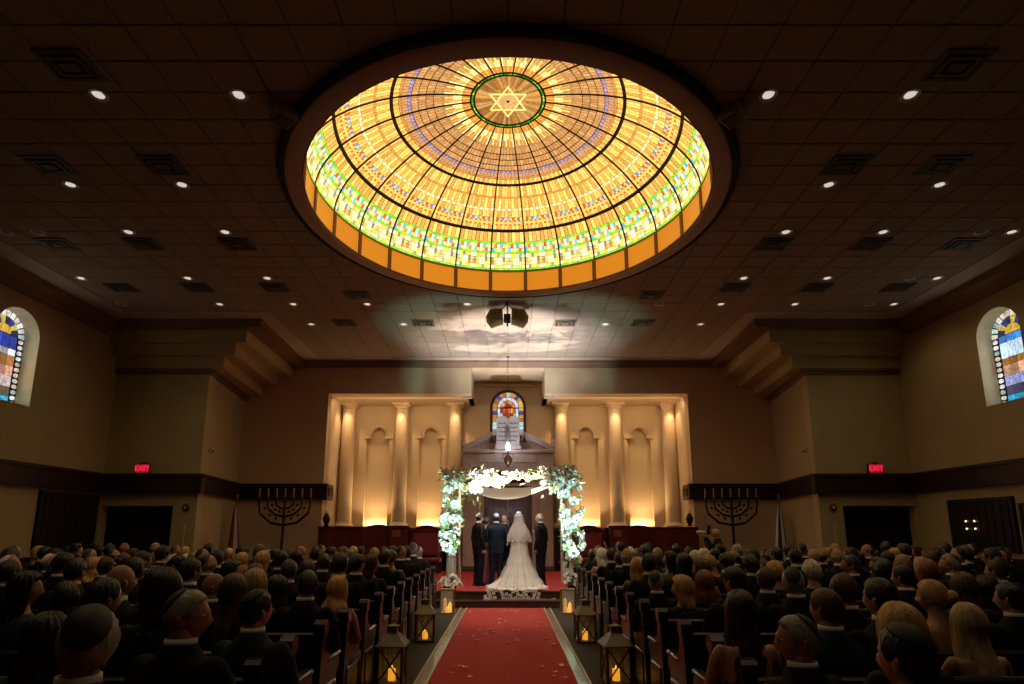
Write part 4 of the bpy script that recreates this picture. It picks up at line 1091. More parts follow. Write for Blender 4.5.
for (x, nm) in ((-1.24, 'left'), (1.22, 'right')):
    t = thing('glass_lantern', 'flat-topped brass-framed glass candle lantern on the %s of the steps' % nm, 'lantern', (x, 12.25, .001), 0)
    w = .13
    for a in (-1, 1):
        for b in (-1, 1): MB().box(a*w-.01, a*w+.01, b*w-.01, b*w+.01, .02, .46).obj('corner_post', BRASS, t)
    MB().box(-w-.01, w+.01, -w-.01, w+.01, 0, .02).obj('base', BRASS, t); MB().box(-w-.01, w+.01, -w-.01, w+.01, .46, .48).obj('lid', BRASS, t)
    g_ = MB()
    for s in (-1, 1): g_.box(-w+.01, w-.01, s*(w-.006)-.002, s*(w-.006)+.002, .02, .46).box(s*(w-.006)-.002, s*(w-.006)+.002, -w+.01, w-.01, .02, .46)
    g_.obj('glass', LGL, t)
    for (a, b, h) in ((-.05, .0, .26), (.05, .04, .18), (.02, -.05, .12)):
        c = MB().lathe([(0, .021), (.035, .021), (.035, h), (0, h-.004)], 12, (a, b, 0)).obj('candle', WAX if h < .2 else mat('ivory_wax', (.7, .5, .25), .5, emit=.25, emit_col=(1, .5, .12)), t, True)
        MB().lathe([(0, h), (.009, h+.015), (.006, h+.03), (0, h+.045)], 8, (a, b, 0)).obj('flame', FLM, c)
    lamp('lantern_candle_light', 'POINT', (x, 12.25, .34), None, .03, (1, .5, .12), .02)

# ------------------------------------------------------------------ pews
PEWY = [1.36+.70*i for i in range(16)]
NPEW = len(PEWY)
def pew_end_x(y, s=-1): return (1.50 if s < 0 else 1.42)-.25*max(0, min(1, (4.0-y)/1.8))
def end_profile():
    pts = [(-.08, 0), (-.06, .30), (-.035, .60), (.0, .88)]
    pts += [(.03+.055*cos(pi-pi*i/6), 0.90+.055*sin(pi-pi*i/6)) for i in range(7)]
    pts += [(.09, .84), (.10, .76), (.16, .68), (.28, .64), (.42, .63), (.48, .58), (.48, .52), (.42, .48), (.40, .30), (.44, .06), (.46, 0)]
    return [(b-.05, a_) for b, a_ in pts]
def pew(x0, x1, y, z, label, group, side):
    t = thing('pew', label, 'pew', ((x0+x1)/2, y, z), 0, group); w = (x1-x0)/2
    for s in (-1, 1):
        e = MB().prism(end_profile(), 'x', s*w-.03, s*w+.03).obj('end_panel', WOODP, t)
        MB().tube([(s*w-.045, -.02, .90), (s*w+.045, -.02, .90)], .062, 12).obj('scroll_cap', WOODP, e)
        MB().box(s*w-.04, s*w+.04, .10, .44, .605, .645, 0, .012).obj('arm_cap', WOODP, e)
        MB().box(s*w-.042, s*w+.042, -.02, .34, .10, .44, 0, .01).obj('raised_field', WOODP, e)
    lean = MB(); lean.add([(-w+.03, -.05, .34), (w-.03, -.05, .34), (w-.03, -.09, .84), (-w+.03, -.09, .84), (-w+.03, -.02, .34), (w-.03, -.02, .34), (w-.03, -.055, .84), (-w+.03, -.055, .84)],
        [(0, 1, 2, 3), (4, 7, 6, 5), (0, 4, 5, 1), (1, 5, 6, 2), (2, 6, 7, 3), (3, 7, 4, 0)]); lean.obj('backrest', WOODP, t)
    MB().box(-w+.03, w-.03, -.105, -.045, .83, .87, 0, .014).obj('top_rail', WOODP, t)
    MB().box(-w+.03, w-.03, -.02, .36, .355, .40, 0, .012).obj('seat', WOODP, t)
    MB().box(-w+.03, w-.03, -.16, -.06, .55, .58).obj('book_ledge', WOODP, t)
for i, y in enumerate(PEWY):
    for s, nm in ((-1, 'left'), (1, 'right')):
        e = pew_end_x(y, s); x0, x1 = sorted((s*e, s*min(9.75, max(3.2, 1.15*y+1.0))))
        pew(x0, x1, y, 0, 'dark wooden pew, %s row from the stage, %s of the aisle' % (ORD[NPEW-i], nm), 'dark wooden pews', s)

# ------------------------------------------------------------------ people
SKINS = [mat('skin_fair', (.42, .225, .135), .5, var=.06, scale=20), mat('skin_tan', (.36, .17, .095), .5, var=.06, scale=20)]
LIP = mat('lips', (.36, .10, .08), .4); EYEW = mat('eye_white', (.7, .66, .6), .25); EYED = mat('iris_dark', (.03, .015, .01), .2)
def hairmat(name, c, r=.38): return mat('hair_'+name, c, r, var=.45, scale=26, bump=.5, bscale=60, stretch=(1, 1, .12))
HM = {'black': hairmat('black', (.006, .004, .0035)), 'dark brown': hairmat('dark_brown', (.016, .008, .005)), 'brown': hairmat('brown', (.055, .027, .013)), 'chestnut': hairmat('chestnut', (.085, .036, .014)),
      'auburn': hairmat('auburn', (.20, .070, .022)), 'blonde': hairmat('blonde', (.46, .28, .10)), 'ash blonde': hairmat('ash_blonde', (.42, .30, .17)), 'golden': hairmat('golden', (.55, .30, .09)), 'grey': hairmat('grey', (.30, .27, .23)), 'white': hairmat('white', (.62, .55, .44))}
SUITM = {'black': mat('suit_black', (.0045, .004, .0045), .8, bump=.1, bscale=200, spec=.2), 'navy': mat('suit_navy', (.006, .008, .016), .8, bump=.1, bscale=200, spec=.2), 'charcoal': mat('suit_charcoal', (.010, .009, .0095), .8, bump=.1, bscale=200, spec=.2), 'blue': mat('suit_blue', (.016, .024, .045), .8, bump=.1, bscale=200, spec=.2)}
DRESSM = {'black': mat('dress_black', (.005, .004, .0045), .7, spec=.25), 'plum': mat('dress_plum', (.05, .012, .022), .5), 'dark blue': mat('dress_blue', (.012, .016, .045), .55), 'dark green': mat('dress_green', (.012, .03, .02), .55), 'silver': mat('dress_silver', (.07, .06, .058), .45), 'burgundy': mat('dress_burgundy', (.10, .010, .022), .45, bump=.15, bscale=25), 'gold': mat('dress_gold', (.42, .26, .07), .35, bump=.15, bscale=25)}
KIPM = {'black': mat('kippah_black', (.009, .010, .010), .55), 'dark green': mat('kippah_green', (.022, .030, .024), .45), 'white': mat('kippah_white', (.80, .77, .70), .6), 'brown': mat('kippah_brown', (.06, .025, .015), .5), 'grey': mat('kippah_grey', (.045, .045, .05), .45)}
SHOE = mat('shoe_black', (.008, .006, .006), .25); HEEL = mat('shoe_nude', (.25, .13, .09), .35)
def sm(a, b, x): t = max(0, min(1, (x-a)/(b-a))); return t*t*(3-2*t)
def hp(d, off=0.0):
    x, y, z = d
    px, py, pz = (.073+off)*x, (.094+off)*y, (.116+off)*z
    if z < 0:
        t = -z; px *= 1-.27*t**1.5
        py *= (1-.42*t**1.3) if y < 0 else (1-.06*t)
    if y > 0 and off == 0:
        X, Z = px, pz
        py += .020*exp(-(X/.011)**2-((Z+.026)/.018)**2)+.010*exp(-(X/.008)**2-((Z+.002)/.022)**2)      # nose
        for s in (-1, 1): py -= .010*exp(-((X-s*.031)/.014)**2-((Z-.006)/.011)**2)                       # eye sockets
        py += .004*exp(-(X/.05)**2-((Z-.030)/.010)**2)+.005*exp(-(X/.020)**2-((Z+.060)/.009)**2)+.007*exp(-(X/.022)**2-((Z+.096)/.014)**2)
        py -= .003*exp(-(X/.022)**2-((Z+.076)/.006)**2)
    return Vector((px, py, pz))
def head_mb(n=28, m=22):
    mb = MB(); vs = []; fs = []; mi = []
    for j in range(m+1):
        t = pi*j/m
        for i in range(n):
            a = 2*pi*i/n; vs.append(hp((sin(t)*cos(a), sin(t)*sin(a), cos(t))))
    for j in range(m):
        for i in range(n):
            f = (j*n+i, (j+1)*n+i, (j+1)*n+(i+1) % n, j*n+(i+1) % n)
            c = sum((vs[q] for q in f), Vector())/4
            mb_i = 1 if (c.y > .07 and abs(c.x) < .021 and -.068 < c.z < -.053) else 0
            fs.append(f); mi.append(mb_i)
    b = len(mb.v); mb.v += [tuple(v) for v in vs]; mb.f += fs; mb.m += mi
    for s in (-1, 1):
        mb.ball((s*.031, .077, .006), (.0125, .010, .008), 8, 6, 2); mb.ball((s*.031, .0835, .006), (.0055, .005, .0055), 6, 4, 3)
        Re = Matrix.Rotation(s*.35, 3, 'Z')
        mb.ball((s*.074, -.006, -.008), (.008, .020, .031), 8, 6, 0, Re); mb.ball((s*.080, -.010, .004), (.006, .017, .016), 8, 6, 0, Re)
    return mb
def hand_mb(sgn, curl=.5):
    """wrist at origin, fingers along +Y, back of the hand +Z, thumb on the -X*sgn side"""
    mb = MB()
    mb.loft([(0, 0, 0, .020, .015), (0, 0, .03, .032, .015), (0, 0, .065, .040, .014), (0, 0, .088, .038, .011)], 10)
    mb.v = [(x, z, y) for x, y, z in mb.v]
    for i, (L, x) in enumerate(((.068, -.030), (.078, -.010), (.073, .010), (.056, .029))):
        p = Vector((x*sgn, .080, 0)); ang = -.1; pts = [p]; sg = (.45*L, .32*L, .23*L)
        for k_ in range(3):
            ang -= curl*(.7 if k_ == 0 else .8); p = p+Vector((0, cos(ang), sin(ang)))*sg[k_]; pts.append(p)
        mb.tube(pts, [.0088, .0085, .0075, .0055], 6)
    t0 = Vector((-.028*sgn, .022, -.004))
    mb.tube([t0, t0+Vector((-.022*sgn, .026, -.010)), t0+Vector((-.028*sgn, .052, -.018)), t0+Vector((-.024*sgn, .072, -.022))], [.012, .0105, .009, .006], 6)
    return mb
def frame_from(fwd, up):
    y = Vector(fwd).normalized(); z = Vector(up); z = (z-y*z.dot(y)).normalized(); x = y.cross(z)
    return Matrix((x, y, z)).transposed().to_4x4()
def torso_rings(hz, f, k=1.0, top=True):
    """f = 1 for a man, lower for a woman"""
    S = [(-.10, .150, .105), (-.03, .172, .122), (.06, .172, .125), (.18, .150, .112), (.30, .172, .124), (.40, .186, .122), (.46, .180, .110), (.505, .135, .090)]
    if f < 1: S = [(-.10, .155, .108), (-.03, .178, .125), (.06, .168, .120), (.18, .120, .095), (.30, .142, .115), (.38, .152, .112), (.45, .150, .095), (.50, .110, .078)]
    return [(0, 0, hz+z, w*k, d*k) for z, w, d in S]
class Pose:
    def __init__(s, hz, sh, el, wr, kn=None, an=None, hip=.09, handup=None, handdir=None, curl=.5, lean=0.0):
        s.__dict__.update(locals()); del s.__dict__['s']
def seated(f):
    sw = .19 if f == 1 else .165; hz = .52
    return Pose(hz, [(q*sw, 0, hz+.475) for q in (-1, 1)], [(q*(sw+.055), .07, hz+.20) for q in (-1, 1)], [(q*.10, .30, hz+.14) for q in (-1, 1)],
                [(q*.10, .40, .50) for q in (-1, 1)], [(q*.10, .39, .09) for q in (-1, 1)], handup=(0, .2, 1), handdir=[(-q*.35, 1, -.25) for q in (-1, 1)])
def standing(f, wr=None, el=None, spread=.10, handdir=None, handup=None):
    sw = .195 if f == 1 else .165; hz = .93
    el = el or [(q*(sw+.055), -.03, hz+.19) for q in (-1, 1)]
    wr = wr or [(q*(sw+.06), .04, hz-.05) for q in (-1, 1)]
    return Pose(hz, [(q*sw, -.01, hz+.475) for q in (-1, 1)], el, wr, [(q*spread, .015, .50) for q in (-1, 1)], [(q*spread, -.02, .09) for q in (-1, 1)],
                handup=handup or None, handdir=handdir or [(0, .15, -1), (0, .15, -1)])
HC = lambda P: Vector((0, .028, P.hz+.690))
def limbs(mb, P, arm=(.050, .040, .034, .026), leg=(.085, .062, .050, .038), do=('arm', 'leg')):
    for i in (0, 1):
        if 'arm' in do:
            s_, e_, w_ = Vector(P.sh[i]), Vector(P.el[i]), Vector(P.wr[i])
            mb.limb([s_*1.0+Vector((-s_.x*.12, 0, .0)), s_.lerp(e_, .25), s_.lerp(e_, .6), e_, e_.lerp(w_, .35), w_], [arm[0]*.98, arm[0], arm[0]*.9, arm[1], arm[1]*.98, arm[3]], 12)
        if 'leg' in do:
            h_ = Vector(((1 if i else -1)*P.hip, 0, P.hz)); k_, a_ = Vector(P.kn[i]), Vector(P.an[i])
            mb.limb([h_, h_.lerp(k_, .5), k_, k_.lerp(a_, .3), k_.lerp(a_, .7), a_], [leg[0], leg[0]*.9, leg[1], leg[1]*.95, leg[2]*.85, leg[3]], 12)
def hands(mb, P, curl=.5):
    H = [hand_mb(1, curl), hand_mb(-1, curl)]
    for i in (0, 1):
        up = P.handup or ((1 if i else -1), 0, 0)
        M = Matrix.Translation(P.wr[i]) @ frame_from(P.handdir[i], up)
        mb.merge(H[i], M, 0)
CACHE = {}
def body_mesh(key, P, f, yaw=0, pitch=0, tris=1700, vox=.017):
    if key in CACHE: return CACHE[key]
    bk = key[:2]+('raw',)
    if bk not in CACHE:
        mb = MB().loft(torso_rings(P.hz, f, .93), 16)
        hz = P.hz
        mb.loft([(0, -.01, hz+.46, .13, .085), (0, -.005, hz+.52, .078, .070), (0, .0, hz+.56, .056, .058), (0, .012, hz+.62, .051, .055), (0, .02, hz+.70, .048, .052)], 14)
        w = 1 if f == 1 else .86
        limbs(mb, P, arm=(.048*w, .040*w, .034*w, .026*w), leg=(.080, .056, .046, .036))
        CACHE[bk] = fuse(mb, vox, tris)
    mb = MB().merge(CACHE[bk])
    Hm = Matrix.Translation(HC(P)) @ Matrix.Rotation(yaw, 4, 'Z') @ Matrix.Rotation(pitch, 4, 'X')
    mb.merge(head_mb(), Hm); hands(mb, P)
    CACHE[key] = mb.mesh('body', [SKINS[0], LIP, EYEW, EYED], 'all'); return CACHE[key]
def cached(key, fn, m, smooth='all'):
    if key not in CACHE: CACHE[key] = fn().mesh(key if isinstance(key, str) else key[0], m, smooth)
    return CACHE[key]
def jacket_fn(P, hem, tris=1300, vox=.018):
    def f():
        R_ = [r for r in torso_rings(P.hz, 1, 1.11)]
        R_ = [(0, 0, P.hz+hem, R_[0][3]*1.04, R_[0][4]*1.06)]+[r for r in R_ if r[2] > P.hz+hem+.03]
        mb = MB().loft(R_, 18)
        mb.loft([(0, -.005, P.hz+.46, .165, .105), (0, -.004, P.hz+.515, .115, .088), (0, -.004, P.hz+.56, .080, .076), (0, -.004, P.hz+.585, .072, .072)], 16)
        limbs(mb, P, arm=(.066, .054, .05, .040), do=('arm',)); return fuse(mb, vox, tris)
    return f
def trousers_fn(P, tris=900):
    def f():
        mb = MB().loft([(0, 0, P.hz-.11, .158, .112), (0, 0, P.hz-.02, .178, .125), (0, 0, P.hz+.07, .172, .122)], 16)
        limbs(mb, P, leg=(.098, .076, .064, .062), do=('leg',)); return fuse(mb, .02, tris)
    return f
def shoe_fn(P):
    def f():
        mb = MB()
        for i in (0, 1):
            a = Vector(P.an[i])
            mb.loft([(a.x, a.y+.055, 0, .046, .135), (a.x, a.y+.055, .022, .047, .137), (a.x, a.y+.05, .05, .044, .125), (a.x, a.y+.02, .085, .042, .075), (a.x, a.y, .11, .044, .05)], 14)
        return mb
    return f
def collar_fn(P):
    def f(): return MB().lathe([(.060, -.005), (.071, .0), (.069, .030), (.058, .032)], 20, (0, .002, P.hz+.572), sy=.98, closed=True)
    return f
def dress_fn(P, neck, sleeves, skirt, tris=1300):
    def f():
        R_ = [r for r in torso_rings(P.hz, .9, 1.08) if r[2] < P.hz+neck]
        mb = MB().loft(R_, 18)
        if sleeves: 
            limbs(mb, P, arm=(.056, .048, .042, .036), do=('arm',)); mb.loft([(0, 0, P.hz+.44, .15, .1), (0, 0, P.hz+.50, .115, .085), (0, 0, P.hz+.535, .072, .068)], 16)
        else:
            for q in (-1, 1): mb.tube([(q*.085, .098, P.hz+neck-.06), (q*.095, .05, P.hz+.47), (q*.095, -.03, P.hz+.478), (q*.085, -.088, P.hz+neck-.06)], .014, 6)
        if skirt == 'lap':
            for q in (-1, 1): mb.limb([(q*.085, 0, P.hz), (q*.09, .25, P.hz+.01), (q*.09, .44, P.hz)], [.105, .098, .08], 12)
            mb.loft([(0, .42, .18, .17, .09), (0, .44, .35, .175, .09), (0, .42, .52, .165, .09)], 14)
        else:
            mb.loft([(0, -.02, .03, skirt, skirt*.95), (0, -.02, .3, skirt*.85, skirt*.78), (0, -.01, .6, .22, .19), (0, 0, P.hz-.03, .19, .135)], 20)
        return fuse(mb, .018, tris)
    return f
# ---- hair, built in the head's own frame
def hair_mb(kind, seed=0):
    r = random.Random(seed*7+1); nA = 60; mb = MB()
    long_ = kind in ('bob', 'long', 'wavy')
    base = {'short': .012, 'curly': .020, 'updo': .016, 'bob': .028, 'long': .019, 'wavy': .022, 'fringe': .008}[kind]
    def tmax(a):
        a = abs(a)
        back = 2.38 if not long_ else 1.95
        if kind == 'updo': back = 2.2
        front = .92 if kind in ('short', 'fringe') else .98
        return front+.12*sm(0, .75, a)+.60*sm(.75, 1.30, a)+(back-front-.72)*sm(1.45, 2.3, a)
    ph = [r.uniform(0, 6.28) for _ in range(5)]
    def groove(a, t):
        q = .5*sin(17*a+ph[0]+2*t)+.35*sin(29*a+ph[1]-3*t)+.3*sin(43*a+ph[2])
        if kind == 'curly': q = 1.6*noise.noise(Vector((cos(a)*4, sin(a)*4, t*7+seed)))+1.2*noise.noise(Vector((cos(a)*9, sin(a)*9, t*15)))
        return q
    amp = {'short': .0022, 'curly': .0065, 'updo': .003, 'bob': .006, 'long': .005, 'wavy': .009, 'fringe': .002}[kind]
    rows = []; nr_ = 14
    for j in range(nr_+1):
        t = j/nr_; row = []
        for i in range(nA):
            a = 2*pi*i/nA-pi
            th = tmax(a)*t if kind != 'fringe' else (1.30+(tmax(a)-1.30)*t if abs(a) > 1.2 else max(1.3, tmax(a)))
            edge = 1-sm(.86, 1.0, t) if not long_ or abs(a) < 1.0 else 1
            if kind == 'fringe': edge = sin(pi*t)*sm(1.2, 1.6, abs(a))
            off = base*(edge*(.75+.25*sm(.1, .5, t)))+amp*groove(a, t)*edge
            p = hp((sin(th)*sin(a), sin(th)*cos(a), cos(th)), max(off, .0012) if edge > 0 else -.004)
            row.append(p)
        rows.append(row)
    if long_:
        L0 = {'bob': .165, 'long': .34, 'wavy': .25}[kind]; ns = {'bob': 6, 'long': 12, 'wavy': 11}[kind]
        last = rows[-1]; outer = []
        for j in range(1, ns+1):
            s_ = j/ns; row = []
            for i in range(nA):
                a = 2*pi*i/nA-pi; gt = sm(.85, 1.45, abs(a)); p = last[i]
                L = L0*gt*(1+.10*sin(5*a+ph[3])*(kind != 'bob'))
                rx, ry = {'bob': (.112, .120), 'long': (.118, .160), 'wavy': (.135, .165)}[kind]
                taper = 1-.16*sm(.6, 1, s_)
                tx, ty = rx*sin(a)*taper, (ry if cos(a) < 0 else .05)*cos(a)*(taper if kind == 'bob' else 1)
                k_ = sm(0, .75, s_)
                w_ = .012*sin(s_*9+3*a+ph[4]) if kind == 'wavy' else 0
                g_ = amp*1.2*groove(a, s_)
                x = p.x+(tx-p.x)*k_*gt+(g_+w_)*sin(a)*gt; y = p.y+(ty-p.y)*k_*gt+(g_+w_)*cos(a)*gt
                row.append(Vector((x, y, p.z-L*s_)))
            outer.append(row)
        inner = [[Vector((q.x*.80, q.y*.80, q.z+.004)) for q in row] for row in reversed(outer)]
        rows += outer+inner
    vs = [v for row in rows for v in row]; fs = []
    for j in range(len(rows)-1):
        for i in range(nA):
            fs.append((j*nA+i, (j+1)*nA+i, (j+1)*nA+(i+1) % nA, j*nA+(i+1) % nA))
    mb.add(vs, fs)
    if kind == 'updo':
        c = Vector((0, -.118, .012)); vs = []; n_, m_ = 20, 12
        for j in range(m_+1):
            t = pi*j/m_
            for i in range(n_):
                a = 2*pi*i/n_; d = Vector((sin(t)*cos(a), sin(t)*sin(a), cos(t))); q = .046*(1+.10*sin(3*a+6*t)); vs.append(c+Vector((d.x*q*1.15, d.y*q*.8, d.z*q)))
        mb.add(vs, [(j*n_+i, (j+1)*n_+i, (j+1)*n_+(i+1) % n_, j*n_+(i+1) % n_) for j in range(m_) for i in range(n_)])
    return mb
def kippah_mb(rad=.70, tilt=.62, bald=False):
    def f():
        mb = MB(); Rt = Matrix.Rotation(tilt, 3, 'X'); n_ = 28; rows = [(0, .0), (.2, 0), (.45, 0), (.7, 0), (.9, 0), (1.0, 0), (1.0, -.006), (.9, -.006)]
        o_ = .004 if bald == True else (.031 if bald == 'curly' else .018); vs = []
        for (q, dd) in rows:
            for i in range(n_):
                a = 2*pi*i/n_; th = rad*q; d = Rt @ Vector((sin(th)*cos(a), sin(th)*sin(a), cos(th)))
                vs.append(hp(d, o_+dd))
        mb.add(vs, [(j*n_+i, (j+1)*n_+i, (j+1)*n_+(i+1) % n_, j*n_+(i+1) % n_) for j in range(len(rows)-1) for i in range(n_)])
        return mb
    return f

def kippah_rim(rad=.70, tilt=.62):
    def f():
        Rt = Matrix.Rotation(tilt, 3, 'X')
        return MB().tube([hp(Rt @ Vector((sin(rad*.98)*cos(2*pi*i/28), sin(rad*.98)*sin(2*pi*i/28), cos(rad*.98))), .018) for i in range(29)], .0035, 5)
    return f
def hairy(root, P, kind, col, yaw, pitch=0, seed=0):
    if kind == 'bald': return None
    me = cached(('hair', kind, seed), lambda: hair_mb(kind, seed), HM['brown'])
    o = link('hair', me, root, [HM[col]]); o.location = HC(P); o.rotation_euler = (pitch, 0, yaw); return o
def kippah(root, P, col, yaw, pitch=0, bald=False, rim=None, rad=.70, tilt=.62):
    o = link('kippah', cached(('kippah', bald, rad, tilt), kippah_mb(rad, tilt, bald), KIPM['black']), root, [KIPM[col]])
    o.location = HC(P); o.rotation_euler = (pitch, 0, yaw)
    if rim: link('kippah_rim', cached(('kippah_rim', rad, tilt), kippah_rim(rad, tilt), KIPM['black']), o, [KIPM[rim]])
    return o
SM_, SF_ = seated(1), seated(.9)
YAWS = [0, .45, -.45, 1.15, -1.15]
GLS = mat('glasses_metal', (.10, .08, .06), .3, metal=.8)
def glasses(root, P, yaw):
    mb = MB()
    for s in (-1, 1):
        mb.tube([(s*.031+.020*cos(2*pi*i/12), .093, .006+.015*sin(2*pi*i/12)) for i in range(13)], .0018, 4)
        mb.tube([(s*.052, .090, .010), (s*.080, .045, .010), (s*.083, -.012, .006)], .0018, 4)
    mb.tube([(-.011, .097, .008), (.011, .097, .008)], .0018, 4)
    o = link('glasses', cached('glasses', lambda: mb, GLS), root); o.location = HC(P); o.rotation_euler = (0, 0, yaw)
def person_seated(x, y, label, sex='m', hair='short', col='dark brown', suit='black', kip=None, yi=0, rz=0, sc=1.0, bare=False, seed=0, skin=0, group=None, dz_=0, spec=False, tilt=.82, kr=.72):
    P = SM_ if sex == 'm' else SF_; f = 1 if sex == 'm' else .9; yaw = YAWS[yi]
    t = thing('person', label, 'person', (x, y, dz_), rz, group); t.scale = (sc, sc, sc)
    me = body_mesh(('sit', sex, yi), P, f, yaw); link('body', me, t, [SKINS[skin], LIP, EYEW, EYED])
    if sex == 'm':
        link('jacket', cached('sit_jacket', jacket_fn(P, -.06), SUITM['black']), t, [SUITM[suit]])
        link('trousers', cached('sit_trousers', trousers_fn(P), SUITM['black']), t, [SUITM[suit]])
        link('shirt_collar', cached('sit_collar', collar_fn(P), SHIRT), t)
        link('shoes', cached('sit_shoes', shoe_fn(P), SHOE), t)
    else:
        link('dress', cached('sit_dress_bare' if bare else 'sit_dress', dress_fn(P, .36, False, 'lap') if bare else dress_fn(P, .47, True, 'lap'), DRESSM['black']), t, [DRESSM[suit]])
        link('shoes', cached('sit_heels', shoe_fn(P), HEEL), t)
    hairy(t, P, hair, col, yaw, 0, seed)
    if kip: kippah(t, P, kip, yaw, 0, True if hair == 'bald' else ('curly' if hair == 'curly' else False), tilt=tilt, rad=kr)
    if spec: glasses(t, P, yaw)
    return t
def label_of(sex, hair, col, suit, kip, where, bare=False, look=''):
    if sex == 'm':
        h = 'bald man' if hair == 'bald' else ('balding %s-haired man' % col if hair == 'fringe' else '%s-haired man' % col)
        d = h+(' in %s kippah' % kip if kip else ' in %s suit' % suit)
    else:
        d = 'woman with %s %s' % ({'bob': 'bobbed', 'long': 'long', 'wavy': 'wavy', 'updo': 'pinned-up', 'curly': 'curly'}[hair], col)+' hair'
    return d+look+', '+where
def at(px, py, Y):
    th = R(10.44); a = (px-508)/575; b = (424-py)/575
    r = Vector((a, cos(th)-b*sin(th), sin(th)+b*cos(th))); return r*(Y/r.y)+Vector((0, 0, CAMZ))
